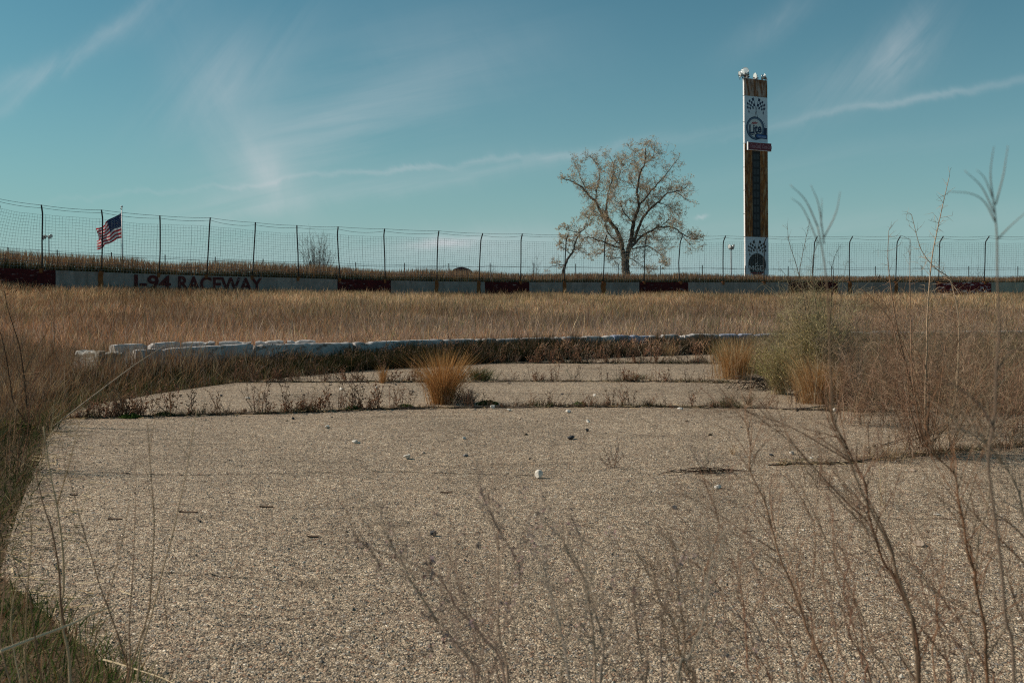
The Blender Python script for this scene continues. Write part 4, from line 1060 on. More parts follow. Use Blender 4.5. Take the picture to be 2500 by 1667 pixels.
def more_weeds(J, x0, x1, n, s0, s1, off=0.0, dark=1.0):
    """the many further weeds of the same bands, gathered in one object"""
    for _ in range(n):
        x = random.uniform(x0, x1); y = jy(J, x) if J is not None else float(by(x)) - .2 - random.random() * .6
        V, L, S_, C = _W[id(random.choice(wm))]; a = random.uniform(0, 6.28); s = random.uniform(s0, s1)
        V = V * s; V = np.stack([V[:, 0] * math.cos(a) - V[:, 1] * math.sin(a) + V[:, 2] * random.gauss(.05, .12) + x, V[:, 0] * math.sin(a) + V[:, 1] * math.cos(a) + y + random.gauss(.02 + off, .03), V[:, 2]], 1)
        cover[0].append(V); cover[1].append(L + cover[4]); cover[2].append(S_ + cover[5]); cover[3].append(C * dark); cover[4] += len(V); cover[5] += len(L)
put_weeds(J1, -4.85, -1.2, 64, 1.0, 2.2, 'thin dark dry weed rooted in the nearest full-width joint, left of the orange grass clump', 'weeds in the near joint, left half')
put_weeds(J1, -.9, 4.6, 48, .5, 1.4, 'small dry weed rooted in the nearest full-width joint, right of the orange grass clump', 'weeds in the near joint, right half')
put_weeds(J2, -4.2, 4.0, 50, 1.0, 2.1, 'dry weed rooted in the second pavement joint from the camera', 'weeds in the middle joint')
put_weeds(J3, -2.2, 3.9, 36, 1.1, 2.3, 'dry weed rooted in the third pavement joint from the camera', 'weeds in the far joint')
put_weeds(J0, 2.3, 7.5, 22, .4, .95, 'dry weed rooted in the short joint at the right, in front of the reddish thicket', 'weeds in the short right joint')
put_weeds(None, -5.6, 3.6, 60, 1.5, 2.7, 'mauve dry weed standing in front of the white barriers', 'weeds along the barriers')
more_weeds(J1, -4.85, -1.2, 60, .4, 1.3); more_weeds(J1, -.9, 4.6, 90, .3, 1.0); more_weeds(J2, -4.2, 4.0, 110, .5, 1.3); more_weeds(J3, -2.0, 3.9, 130, .7, 1.6)
more_weeds(None, -5.6, -1, 190, .9, 1.9, dark=1.5); more_weeds(J2, -4.3, -2.4, 30, .5, 1.2, .5); more_weeds(None, -1, 4.2, 520, .9, 1.75, dark=2.5); more_weeds(J1, 3.6, 6.5, 60, .5, 1.4, .4); more_weeds(J0, 2.3, 7.5, 40, .3, .8)
me = np_mesh('weed_cover', np.concatenate(cover[0]), np.concatenate(cover[1]), np.concatenate(cover[2]), [M['stem']], None, np.concatenate(cover[3]))
tagit(link(bpy.data.objects.new('weed_cover', me)), 'many fine dry weeds filling the joints and the foot of the barriers', 'weeds', None, 'stuff')
def lone(px, py, me, s, name, label, cat='weed', tilt=0.0, rz=None, d=None):
    o = bpy.data.objects.new(name, me); g = G(px, py); o.location = g; o.scale = (s, s, s); o.rotation_euler = (0, tilt, random.uniform(0, 6.28) if rz is None else rz); link(o); tagit(o, label, cat); return o
pale = weed_mesh('twiggy_plant', 301, 11, .30, .75, .0035, (.25, .20, .16), 3); red9 = weed_mesh('twiggy_plant', 302, 9, .26, .62, .0034, (.12, .062, .04), 3)
lone(1497, 1143, red9, .88, 'twiggy_plant', 'small spreading leafless plant alone on the pavement right of the white stone')
lone(1722, 1152, pale, .95, 'twiggy_plant', 'pale leafless plant on a dark twig mat, right of the lone spreading plant')
mat_ = MB(); random.seed(77)
gc = G(1722, 1155)
for k in range(40):
    a = random.uniform(-.5, .5) + (math.pi if random.random() < .5 else 0); l = random.uniform(.06, .24); c = gc + [random.gauss(0, .11), random.gauss(0, .03), random.uniform(.004, .03)]
    mat_.tube([c, c + np.array([math.cos(a) * l * .5, math.sin(a) * l * .5, random.uniform(0, .02)]), c + np.array([math.cos(a) * l, math.sin(a) * l, random.uniform(-.002, .01)])], .0026, 3, col=jit((.05, .036, .028), .4), cap=False)
mat_.build('twig_mat', M['stem'], None, label='flat mat of dark dead twigs under the pale leafless plant', cat='twigs')
thick = weed_mesh('dry_weed', 303, 1, .34, .03, .011, (.07, .048, .034), 2); t2 = weed_mesh('dry_weed', 304, 3, .22, .12, .008, (.09, .055, .036), 1)
lone(281, 1019, thick, 1.0, 'dry_weed', 'thick dark upright stalk standing in the near joint, left side', rz=0)
lone(243, 1020, t2, .85, 'dry_weed', 'stubby brown weed just left of the thick dark stalk'); lone(172, 1023, t2, .8, 'dry_weed', 'dark stub weed at the left end of the near joint'); lone(214, 1021, t2, .9, 'dry_weed', 'bent brown weed second from the left end of the near joint')

# clumps
def clump(name, px, py, n, H, spread, flare, cols, w, label, cat='grass clump', arch=0.0, z=0.0, hpow=.6, stalkf=.3):
    g = G(px, py, z); n = int(n * 1.25); w *= .8; a = rng.uniform(0, 2 * math.pi, n); r = np.abs(rng.normal(0, spread, n))
    base = np.stack([np.cos(a) * r, np.sin(a) * r * .8, np.full(n, -.01)], 1)
    h = H * rng.uniform(.22, 1, n) ** hpow * (1 - .25 * (rng.random(n) < .3)); fl_ = flare * (rng.uniform(0, 1, n) ** .8 * 1.25)[:, None] * h[:, None]
    lean = np.stack([np.cos(a), np.sin(a)], 1) * fl_ + rng.normal(0, .20, (n, 2)) * h[:, None]
    me = blades_mesh(name, base, h, w * rng.uniform(.6, 1.4, n), lean, pick(cols, [1] * len(cols), n), stalk=(rng.random(n) < stalkf).astype(float))
    o = bpy.data.objects.new(name, me); o.location = g; link(o); return tagit(o, label, cat)
ORA = [(.50, .26, .095), (.40, .19, .065), (.58, .34, .15), (.27, .13, .05)]; TWN = [(.56, .38, .20), (.46, .29, .14), (.34, .20, .10), (.64, .48, .29)]
clump('grass_clump', 1082, 986, 1200, .80, .08, .60, ORA, .006, 'bright orange grass clump in the near joint, left of centre')
clump('grass_clump', 1135, 985, 360, .26, .10, .8, MAU + [(.20, .16, .13)], .005, 'low mauve tuft beside the bright orange grass clump')
clump('grass_clump', 1172, 929, 420, .27, .11, .7, GRN + DRK, .007, 'dark green tuft in the second joint behind the orange clump')
clump('grass_clump', 935, 985 - 50, 120, .34, .03, .35, ORA, .005, 'thin rusty tuft in the second joint, left of the orange clump')
clump('grass_clump', 1795, 924, 900, .80, .17, .38, TWN + ORA, .007, 'tall tawny grass clump left of the green wispy shrub', z=0)
clump('grass_clump', 1995, 984, 1100, .72, .15, .48, TWN + TWN + ORA, .0065, 'tall golden grass clump at the foot of the green wispy shrub')
clump('grass_clump', 1775, 992, 260, .17, .11, .9, GRN + MAU, .006, 'low spiky green tuft in the near joint, left of the golden clump')
clump('grass_clump', 1828, 990, 60, .20, .010, .6, MAU + GRN, .006, 'thin spiky tuft between the low green tuft and the golden clump')
clump('grass_clump', 1580, 992, 60, .15, .010, .9, MAU + DRK, .007, 'small spiky weed tuft in the near joint, right of centre')
clump('grass_clump', 1630, 868, 220, .34, .10, .6, TWN, .008, 'straw coloured tuft at the far end of the pavement', z=0)
clump('grass_clump', 1790, 1150 - 40, 30, .12, .008, .8, TWN, .004, 'wispy straw tuft right of the pale leafless plant')
clump('grass_clump', 1560, 925, 200, .13, .09, .8, GRN + MAU, .007, 'low olive tuft in the second joint, right half')
clump('grass_clump', 2168, 1124, 200, .22, .12, .7, TWN + MAU, .004, 'thin straw tuft in the short right joint')
clump('grass_clump', 95, 985, 420, .42, .16, .6, TWN + MAU + RED, .006, 'arching dry grass clump at the left pavement edge')
clump('grass_clump', 25, 1000, 500, .62, .22, .4, TWN + MAU + RED, .006, 'tall brown grass clump at the left edge of the picture')
# leafy green rosettes
def rosette(px, py, n, R, label, cols=((.07, .12, .03), (.10, .15, .04), (.045, .08, .02))):
    g = G(px, py); a = rng.uniform(0, 2 * math.pi, n); rr = R * rng.uniform(.1, 1, n) ** .6; hz = R * .42 * rng.uniform(.1, 1, n) * (1.2 - rr / R)
    c = np.stack([np.cos(a) * rr, np.sin(a) * rr * .7, hz + .005], 1); s = R * .13 * rng.uniform(.6, 1.3, (n, 1))
    u = rng.normal(0, 1, (n, 3)); u[:, 2] *= .5; u /= np.linalg.norm(u, axis=1)[:, None]; v = np.cross(u, rng.normal(0, 1, (n, 3)) * [.5, .5, 1]); v /= np.linalg.norm(v, axis=1)[:, None]
    V = np.stack([c - u * s, c + v * s * .7, c + u * s, c - v * s * .7], 1).reshape(-1, 3)
    me = np_mesh('green_rosette', V, np.arange(n * 4), np.arange(n) * 4, [M['grass']], None, np.repeat(pick(cols, [1] * len(cols), n), 4, axis=0))
    o = bpy.data.objects.new('green_rosette', me); o.location = g; link(o); tagit(o, label, 'plant')
rosette(862, 1000, 420, .11, 'small leafy green plant in the near joint left of the orange clump')
rosette(318, 1020, 380, .12, 'dark leafy green plant near the left end of the near joint')
rosette(990, 993, 260, .09, 'flat yellow-green plant just left of the orange clump', ((.12, .15, .04), (.08, .12, .03))); rosette(1415, 988, 260, .09, 'small leafy green plant in the near joint, middle of the picture')
rosette(1190, 988, 380, .14, 'dark green low plant at the right foot of the orange clump', ((.045, .07, .025), (.07, .10, .03)))
rosette(400, 1015, 260, .12, 'olive low plant in the near joint left of the small leafy plant', ((.12, .12, .05), (.09, .09, .04)))
rosette(30, 1050, 500, .22, 'yellow-green leafy weed at the left edge of the picture', ((.14, .14, .04), (.09, .11, .03), (.2, .15, .06)))

# ---------------------------------------------------------------- green wispy shrub, thickets, saplings
def shrub_at(name, px, py, H, n, spread, r, cols, label, lv2=3, lv3=3, wig=.08, leaves=0, lcols=None, tall=(), z=0.0, lowsplit=1, cat='shrub', base_r=.05):
    g = G(px, py, z); mb = MB()
    for k in range(n):
        a = random.uniform(0, 6.28); sp = spread * random.uniform(.1, 1)
        d = np.array([math.cos(a) * sp, math.sin(a) * sp, 1.0]); L = H * random.uniform(.5, 1.0); c = jit(random.choice(cols), .2)
        pts, dd = branch(mb, np.array([random.gauss(0, base_r), random.gauss(0, base_r), -.01]), d, L, r * random.uniform(.6, 1.1), c, 8, wig, .02, 4)
        for i in range(lowsplit, 9):
            for q in range(lv2):
                l2 = L * random.uniform(.12, .30)
                p2, d2 = branch(mb, pts[i], rdir(dd, .6, .35), l2, r * .38, c, 4, .14, .02)
                for w in range(lv3): branch(mb, p2[random.randint(1, 4)], rdir(d2, .6, .3), l2 * random.uniform(.3, .6), r * .22, c, 3, .18)
    for path, rr, c in tall:
        sp = smooth_path([np.array(p_) for p_ in path], 4); mb.tube(sp, np.linspace(rr, rr * .25, len(sp)), 5, col=c)
        for i in range(3, len(sp)):
            for q in range(2):
                if random.random() < .8:
                    f = 1 - i / len(sp); t_ = sp[i] - sp[i - 1]; t_ /= np.linalg.norm(t_)
                    p2, d2 = branch(mb, sp[i], rdir(t_, .6, .2), .08 + .22 * f * random.random(), rr * .22, c, 4, .15)
                    for w in range(2): branch(mb, p2[random.randint(1, 4)], rdir(d2, .6, .3), .03 + .05 * random.random(), rr * .14, c, 2, .2)
    V = np.concatenate(mb.v)
    o = mb.build(name, M['stem']); o.location = g; tagit(o, label, cat)
    if leaves:
        ids = rng.integers(0, len(V), leaves); c = V[ids] + rng.normal(0, .012, (leaves, 3)); m_ = (c[:, 2] < H * .72) & (c[:, 2] > .18); c = c[m_]; n_ = len(c)
        u = rng.normal(0, 1, (n_, 3)); u[:, 2] = np.abs(u[:, 2]) + .3; u /= np.linalg.norm(u, axis=1)[:, None]; v = np.cross(u, rng.normal(0, 1, (n_, 3))); v /= np.linalg.norm(v, axis=1)[:, None]
        s = .017 * rng.uniform(.5, 1.3, (n_, 1)); Vv = np.stack([c, c + u * s + v * s * .22, c + u * s * 2, c + u * s - v * s * .22], 1).reshape(-1, 3)
        me = np_mesh('leaves', Vv, np.arange(n_ * 4), np.arange(n_) * 4, [M['grass']], None, np.repeat(pick(lcols, [1] * len(lcols), n_), 4, axis=0))
        link(bpy.data.objects.new('leaves', me), o)
    return o
random.seed(21)
gl = G(1985, 972)
def rel(pts, g, d): return [P(x, y, d) - g for x, y in pts]
def crop3(pts): return [(1640 + x / 2.613, 440 + y / 2.613) for x, y in pts]
dS = gl[1]; sc_ = (.15, .115, .085)
tall = [(rel(crop3([(930, 1430), (880, 1100), (850, 800), (800, 560), (750, 400), (738, 290)]), gl, dS), .008, sc_), (rel(crop3([(935, 1430), (900, 1000), (850, 700), (815, 600), (850, 400), (880, 260)]), gl, dS + .1), .008, sc_),
        (rel(crop3([(940, 1430), (930, 900), (900, 640), (900, 500), (935, 400)]), gl, dS - .1), .007, sc_), (rel(crop3([(950, 1430), (1000, 1000), (1030, 640), (1030, 520), (1065, 430)]), gl, dS), .007, (.06, .05, .04)),
        (rel(crop3([(920, 1430), (800, 900), (740, 640), (690, 560)]), gl, dS), .006, sc_), (rel(crop3([(960, 1430), (1060, 900), (1100, 600), (1120, 520)]), gl, dS), .005, sc_)]
shrub_at('wispy_shrub', 1985, 972, 1.50, 95, .60, .0044, [(.34, .29, .15), (.36, .28, .17), (.22, .19, .09), (.40, .32, .20)], 'green-tinged wispy shrub with tall bare twigs in front of the red wall section', 3, 3, .08, 9000,
         [(.54, .42, .19), (.42, .33, .15), (.58, .44, .24), (.28, .23, .10)], tall)
random.seed(22)
shrub_at('wispy_shrub', 1905, 962, .85, 60, .75, .0036, [(.38, .31, .18), (.32, .27, .13), (.42, .31, .20)], 'low olive-green wispy shrub left of the tall one', 3, 3, .10, 4500, [(.44, .36, .15), (.34, .30, .12), (.48, .37, .20), (.24, .22, .08)])
random.seed(23)
shrub_at('wispy_shrub', 2075, 985, 1.15, 40, .50, .0036, [(.12, .09, .065), (.22, .17, .12)], 'dark bare wispy shrub just right of the golden clump', 3, 2, .09)
for px, py, H, n_, lab in ((2090, 1035, .95, 34, 'reddish leafless bush behind the low one, right of the golden clump'), (2205, 1010, 1.2, 36, 'reddish leafless bush behind the tall thicket, on its left'), (2330, 1060, 1.15, 36, 'reddish leafless bush just right of the tall thicket'),
                         (2400, 1010, 1.25, 34, 'reddish leafless bush deep in the right verge'), (2310, 985, 1.2, 30, 'reddish leafless bush deepest in the right verge'), (2465, 1050, 1.1, 34, 'reddish leafless bush behind the one at the right edge')):
    shrub_at('reddish_thicket', px, py, H, n_, .55, .0034, [(.30, .19, .125), (.22, .13, .085), (.38, .28, .19)], lab, 3, 2, .09, base_r=.20)
# arching dead stems below the shrub
mb = MB(); g = G(1880, 950); random.seed(31)
for k in range(60):
    a = random.uniform(2.3, 3.9); l = random.uniform(.25, .75); s0 = np.array([random.uniform(-.1, .5), random.uniform(-.2, .2), 0.0]); up_ = random.uniform(.04, .2)
    mb.tube(smooth_path([s0, s0 + [math.cos(a) * l * .4, math.sin(a) * l * .3, up_], s0 + [math.cos(a) * l * .8, math.sin(a) * l * .6, up_ * .8], s0 + [math.cos(a) * l, math.sin(a) * l * .8, .01]], 3), .0035, 3, col=jit(random.choice([(.06, .045, .035), (.2, .15, .11), (.10, .075, .055)]), .3), cap=False)
mb.build('dead_stems', M['stem'], None, label='tangle of arching dead stems left of the golden grass clump', cat='dead stems').location = g
# reddish thicket at right
random.seed(41)
gt = G(2262, 1112); dT = gt[1]; rc = (.27, .165, .105); rc2 = (.38, .27, .18)
tall = [(rel(crop3([(1620, 1700), (1620, 1290), (1630, 1050), (1630, 900), (1640, 720), (1660, 500), (1690, 340), (1720, 200), (1770, -20)]), gt, dT), .010, rc2),
        (rel(crop3([(1640, 1700), (1790, 1500), (1825, 1200), (1830, 900), (1800, 720), (1765, 620), (1680, 560), (1590, 440), (1530, 220)]), gt, dT + .1), .009, rc2),
        (rel(crop3([(1600, 1700), (1520, 1450), (1500, 1200), (1440, 1050), (1380, 820), (1290, 700)]), gt, dT), .008, rc), (rel(crop3([(1610, 1700), (1530, 1300), (1450, 1000), (1400, 700), (1380, 500), (1385, 320)]), gt, dT), .008, rc),
        (rel(crop3([(1620, 1700), (1540, 1300), (1525, 900), (1520, 600), (1522, 380)]), gt, dT - .1), .007, rc), (rel(crop3([(1660, 1700), (1720, 1300), (1760, 1000), (1900, 900), (1950, 830)]), gt, dT - .1), .006, rc),
        (rel(crop3([(1630, 1700), (1560, 1250), (1400, 900), (1280, 760), (1220, 700)]), gt, dT + .15), .007, rc), (rel(crop3([(1630, 1700), (1640, 1300), (1560, 1080), (1440, 950)]), gt, dT), .007, rc)]
shrub_at('reddish_thicket', 2262, 1112, 1.40, 52, 1.1, .0030, [rc, (.18, .10, .06), rc2], 'tall reddish leafless thicket rooted in the short right joint', 3, 2, .08, 0, None, tall, base_r=.13)
shrub_at('reddish_thicket', 2470, 1100, 1.2, 30, 1.0, .0030, [rc, (.18, .10, .06), rc2], 'smaller reddish leafless thicket at the right edge of the picture', 2, 2, .08, base_r=.10)
shrub_at('reddish_thicket', 2120, 1010, .85, 40, 1.0, .0028, [rc, (.18, .10, .06), rc2], 'low reddish leafless bush between the golden clump and the tall thicket', 2, 2, .08, base_r=.12)
shrub_at('tall_weed', 2150, 1126, .45, 6, .5, .0035, [DBR, rc], 'low thin branching weed left of the tall reddish thicket', 2, 1, .1, cat='weed')
shrub_at('tall_weed', 1995, 1190, .28, 7, .7, .0028, [DBR, (.2, .15, .1)], 'faint branching weed on the pavement below the short right joint', 2, 1, .1, cat='weed')
shrub_at('tall_weed', 2170, 1235, .40, 8, .35, .0028, [(.2, .15, .1), TAN], 'thin pale weed standing alone on the right pavement', 1, 1, .06, cat='weed')
# tall weeds at left
random.seed(51)
gL = G(95, 1040); dL = gL[1]; lc = (.12, .07, .045)
c1 = lambda pts: [(x / 3.563, 660 + y / 3.563) for x, y in pts]
shrub_at('tall_weed', 75, 1050, .7, 5, .35, .0045, [lc], 'tall dark branching weed at the left edge of the picture', 2, 2, .08, tall=[(rel(c1([(250, 1350), (225, 1080), (200, 850), (165, 640), (110, 470), (60, 300), (25, 100)]), G(75, 1050), dL), .008, lc),
         (rel(c1([(240, 1350), (120, 1150), (90, 980), (55, 760), (10, 560), (-20, 500)]), G(75, 1050), dL), .008, lc), (rel(c1([(215, 900), (270, 760), (340, 640), (400, 560)]), G(75, 1050), dL), .005, (.28, .18, .11)), (rel(c1([(230, 1100), (340, 880), (460, 700), (470, 500), (440, 380)]), G(75, 1050), dL + .4), .005, lc)], cat='weed')
for px, py, H, lab in ((25, 1150, .9, 'reddish branching weed at the left edge, nearer than the tall dark one'), (190, 960, .62, 'reddish branching weed beside the left end of the barriers'), (330, 945, .5, 'thin weed in front of the first long barrier'), (20, 960, 1.0, 'brown branching weed in the verge at the far left'), (70, 985, .85, 'reddish bushy weed in the left verge behind the leafy green one'), (130, 930, .7, 'reddish bushy weed in the left verge, in front of the barrier end'), (5, 1075, .8, 'tall straw weed at the left edge above the green corner grass')):
    shrub_at('tall_weed', px, py, H, 8, .35, .0042, [(.20, .11, .065), (.28, .18, .11)], lab, 2, 2, .08, cat='weed')
mb = MB(); a0, a1 = G(128, 1042), P(400, 845, 13.2); q = smooth_path([a0, a0 * .66 + a1 * .34 + [0, 0, .02], a0 * .3 + a1 * .7 + [0, 0, .03], a1], 4); mb.tube(q, np.linspace(.007, .004, len(q)), 5, col=(.42, .32, .23)); mb.build('leaning_stalk', M['stem'], None, label='long pale dead stalk leaning from the left verge towards the barriers', cat='stalk')
mb = MB(); mb.tube([G(2150, 1090) + [0, 0, .01], G(2320, 1045) + [0, 0, .04], G(2500, 1055) + [0, 0, .05]], .006, 5, col=(.30, .22, .16)); mb.build('fallen_branch', M['stem'], None, label='thin fallen branch lying across the right verge', cat='branch')
mb = MB(); mb.tube(smooth_path([G(1860, 996) + [0, 0, .012], G(1950, 1001) + [0, 0, .02], G(2040, 994) + [0, 0, .03], G(2090, 990) + [0, 0, .015]], 4), .007, 5, col=(.28, .21, .16)); mb.build('fallen_branch', M['stem'], None, label='thin fallen branch lying along the near joint below the golden clump', cat='branch')

# ---------------------------------------------------------------- foreground stems (near the lens, out of focus)
def fg_plant(name, label, paths, d, r, cols, root, twig=.5, heads=(), hcol=(.10, .08, .07), conv=None, cat='dry plant', ddrift=.12, side=1):
    """each path listed from top to bottom in crop pixels; continued down to the root on the ground"""
    mb = MB(); root = np.array(root); random.seed(len(label) * 7)
    for pi, (pts, rf, join) in enumerate(paths):
        dd = d + random.uniform(-ddrift, ddrift); q = [P(*conv(x, y), dd) for x, y in pts][::-1]
        if join is None: q = [root + [random.gauss(0, .02), random.gauss(0, .02), -.01], (root * .45 + q[0] * .55) + [random.gauss(0, .015), 0, 0]] + q
        sp = smooth_path(q, 4); c = jit(random.choice(cols), .15); r0 = r * rf
        mb.tube(sp, np.linspace(r0, r0 * .32, len(sp)), 7, col=c)
        for i in range(6 if join is None else 2, len(sp)):
            if random.random() < twig:
                t_ = sp[i] - sp[i - 1]; t_ /= np.linalg.norm(t_) + 1e-9
                p2, d2 = branch(mb, sp[i], rdir(t_, .45, .3) * [1, .5, 1], random.uniform(.05, .20), r0 * .28, c, 5, .12, .02, 4)
                for w in range(2 * side): branch(mb, p2[random.randint(1, 5)], rdir(d2, .5, .3), random.uniform(.02, .06), r0 * .15, c, 3, .2)
    o = mb.build(name, M['stem'], None, smooth=True); tagit(o, label, cat)
    if heads:
        for x, y, s in heads:
            hb = MB(); c0 = P(*conv(x, y), d)
            s *= 1.2
            for q in range(18):
                c1_ = c0 + np.array([random.gauss(0, .5), random.gauss(0, .5), random.gauss(0, .7)]) * s; k = s * random.uniform(.18, .36); u = np.random.default_rng(q).normal(0, 1, (3, 3)); u /= np.linalg.norm(u, axis=1)[:, None]
                hb.add([c1_ + u[0] * k, c1_ + u[1] * k, c1_ - u[0] * k, c1_ - u[1] * k, c1_ + u[2] * k * .6], [(0, 1, 4), (1, 2, 4), (2, 3, 4), (3, 0, 4), (3, 2, 1, 0)], col=jit(hcol, .35))
            hb.build('seed_head', M['stem'], o)
    return o
c8 = lambda x, y: (1640 + x / 2.217, 960 + y / 2.217); c7 = lambda x, y: (800 + x / 2.217, 960 + y / 2.217); c6 = lambda x, y: (x / 2.217, 960 + y / 2.217); ov = lambda x, y: (x / .9408, y / .9408)
BRN = [(.24, .125, .075), (.31, .175, .11)]; TN_ = [(.38, .29, .20), (.30, .22, .15)]
def auto_paths(n, seed, x0, x1, yt0, yt1, lean=-.25):
    r = random.Random(seed); out = []
    for _ in range(n):
        xb = r.uniform(x0, x1); yt = r.uniform(yt0, yt1); k = r.uniform(lean - .22, lean + .22); pts = []; y = yt; steps = 7
        for i in range(steps + 1):
            f = i / steps; yy = yt + (1680 - yt) * f; pts.append((xb + k * (1680 - yy) * (1 + .4 * (1 - f)) + r.gauss(0, 9), yy))
        out.append((pts, r.uniform(.45, .8), None))
    return out
def rootat(px, d): return ((px - 1250) / F * d, d, 0.0)
fg_plant('dry_sapling', 'tall blurred brown sapling near the lens rising to a forked tip right of the tower', [
    ([(600 * 0 + 1888 - 10, 520), (1893, 600), (1903, 700), (1905, 780), (1910, 900), (1915, 960), (1945, 1040), (1975, 1120), (2010, 1190), (2045, 1260), (2058, 1310), (2090, 1400), (2100, 1480), (2108, 1568)], 1.35, None),
    ([(1862, 425), (1880, 470), (1893, 560)], .5, 1), ([(1930, 440), (1920, 490), (1893, 545)], .5, 1), ([(1815, 425), (1850, 460), (1878, 520)], .55, 1), ([(1817, 455), (1845, 480), (1880, 560)], .45, 1), ([(1888, 455), (1886, 520)], .4, 1)],
    1.4, .0019, [(.20, .125, .085)], rootat(2300, 1.4), .0, conv=ov, ddrift=0.0)
fg_plant('dry_sapling', 'tall blurred grey sapling near the lens at the right edge with a branching top', [
    ([(2283, 465), (2290, 545), (2291, 640), (2295, 760), (2288, 850), (2285, 950), (2270, 1050), (2280, 1150), (2300, 1300), (2310, 1420), (2330, 1568)], 1.3, None),
    ([(2283, 335), (2275, 400), (2283, 470)], .5, 1), ([(2315, 335), (2305, 400), (2287, 470)], .5, 1), ([(2215, 392), (2255, 430), (2284, 490)], .5, 1), ([(2175, 440), (2230, 445), (2262, 465), (2286, 510)], .5, 1), ([(2360, 485), (2320, 520), (2293, 548)], .5, 1), ([(2243, 390), (2262, 410), (2280, 455)], .4, 1),
    ([(2360, 795), (2320, 810), (2290, 850)], .6, 1), ([(2140, 860), (2200, 890), (2250, 930), (2283, 985)], .75, 1)],
    1.25, .0019, [(.20, .14, .10)], rootat(2480, 1.25), .0, conv=ov, ddrift=0.0)
fg_plant('dry_bush', 'blurred brown branching stems near the lens across the lower right pavement', [
    ([(855, -40), (870, 150), (930, 250), (985, 370), (1050, 490), (1060, 620), (1090, 740), (1150, 920), (1210, 990), (1260, 1120), (1310, 1240), (1335, 1400), (1340, 1568)], 1.35, None),
    ([(1030, 440), (1060, 560), (1120, 680), (1190, 840), (1215, 985)], .9, 1), ([(230, 45), (380, 90), (560, 150), (680, 200), (800, 270), (900, 330), (975, 372)], .55, 1),
    ([(380, 80), (480, 140), (590, 220), (680, 300), (760, 390), (860, 500), (980, 620), (1060, 690)], .6, 1),
    ([(395, 120), (425, 290), (425, 420), (500, 580), (550, 760), (590, 900), (640, 1010), (700, 1170), (730, 1270), (790, 1390), (870, 1568)], 1.15, None),
    ([(20, 520), (150, 590), (280, 670), (380, 740), (480, 800), (565, 855)], .5, 1), ([(560, 1000), (590, 1090), (650, 1160), (700, 1210)], .5, 1),
    ([(770, 690), (775, 850), (765, 1000)], .45, 1), ([(620, 450), (700, 570), (765, 690)], .4, 1), ([(540, 440), (530, 560), (560, 740)], .4, 1), ([(330, 520), (420, 620), (520, 760), (560, 830)], .4, 1),
    ([(870, 730), (890, 960), (940, 1130), (990, 1290), (1030, 1450), (1080, 1568)], .7, None), ([(330, 910), (370, 1040), (395, 1200), (410, 1400), (450, 1568)], .75, None), ([(1140, 1310), (1230, 1420), (1330, 1560)], .6, 1),
    ([(160, 440), (240, 640), (250, 760), (170, 1000), (165, 1240), (70, 1500)], .6, None)],
    2.1, .0030, BRN, rootat(2230, 2.1), .85, conv=c8)
fg_plant('dry_bush', 'blurred brown branching stems near the lens at the right edge', [
    ([(1370, 170), (1430, 330), (1530, 440), (1550, 560), (1580, 700), (1600, 850), (1640, 960), (1640, 1020), (1670, 1150), (1700, 1300), (1710, 1568)], 1.25, None),
    ([(1720, 150), (1700, 300), (1720, 400), (1710, 620), (1670, 730), (1655, 850), (1640, 1010)], .7, 1), ([(1560, 560), (1670, 690), (1800, 810), (1907, 920), (1980, 1000)], .8, 1),
    ([(1520, 180), (1640, 230), (1760, 330), (1820, 420), (1880, 540), (1907, 680), (1960, 900)], .9, None), ([(1640, 460), (1720, 620), (1840, 710), (1907, 780)], .6, 1), ([(1620, 140), (1720, 290), (1790, 380)], .6, 1),
    ([(1460, 930), (1480, 1020), (1430, 1100), (1440, 1250), (1420, 1500)], .8, None), ([(1235, 860), (1350, 990), (1450, 1090), (1600, 1170)], .5, 1), ([(1890, 1070), (1840, 1200), (1720, 1400)], .4, 1),
    ([(1470, 560), (1480, 700), (1465, 930)], .4, 1), ([(1300, 750), (1400, 670), (1450, 640)], .35, 1), ([(1655, 1020), (1620, 1200), (1610, 1400), (1600, 1568)], .8, None)],
    1.9, .0029, BRN + TN_, rootat(2470, 1.9), .85, conv=c8)
idc = lambda x, y: (x, y)
fg_plant('dry_bush', 'fine reddish blurred branching stems near the lens filling the lower right corner', auto_paths(17, 5, 1850, 2620, 1010, 1380), 2.0, .0030, [(.30, .165, .10), (.22, .12, .075), (.36, .23, .15)], rootat(2250, 2.0), .55, conv=idc, ddrift=.2)
fg_plant('dry_bush', 'fine brown blurred branching stems near the lens between the seedy weeds and the thick stems', auto_paths(9, 8, 1640, 1900, 1180, 1420, -.1), 1.9, .0026, [(.30, .20, .14), (.24, .15, .10)], rootat(1760, 1.9), .6, conv=idc, ddrift=.2)
fg_plant('dry_bush', 'fine pale blurred branching stems near the lens at the bottom centre', auto_paths(12, 11, 1120, 1560, 1240, 1500, -.05), 1.8, .0023, [(.40, .30, .22), (.28, .19, .14)], rootat(1330, 1.8), .6, conv=idc, ddrift=.2)
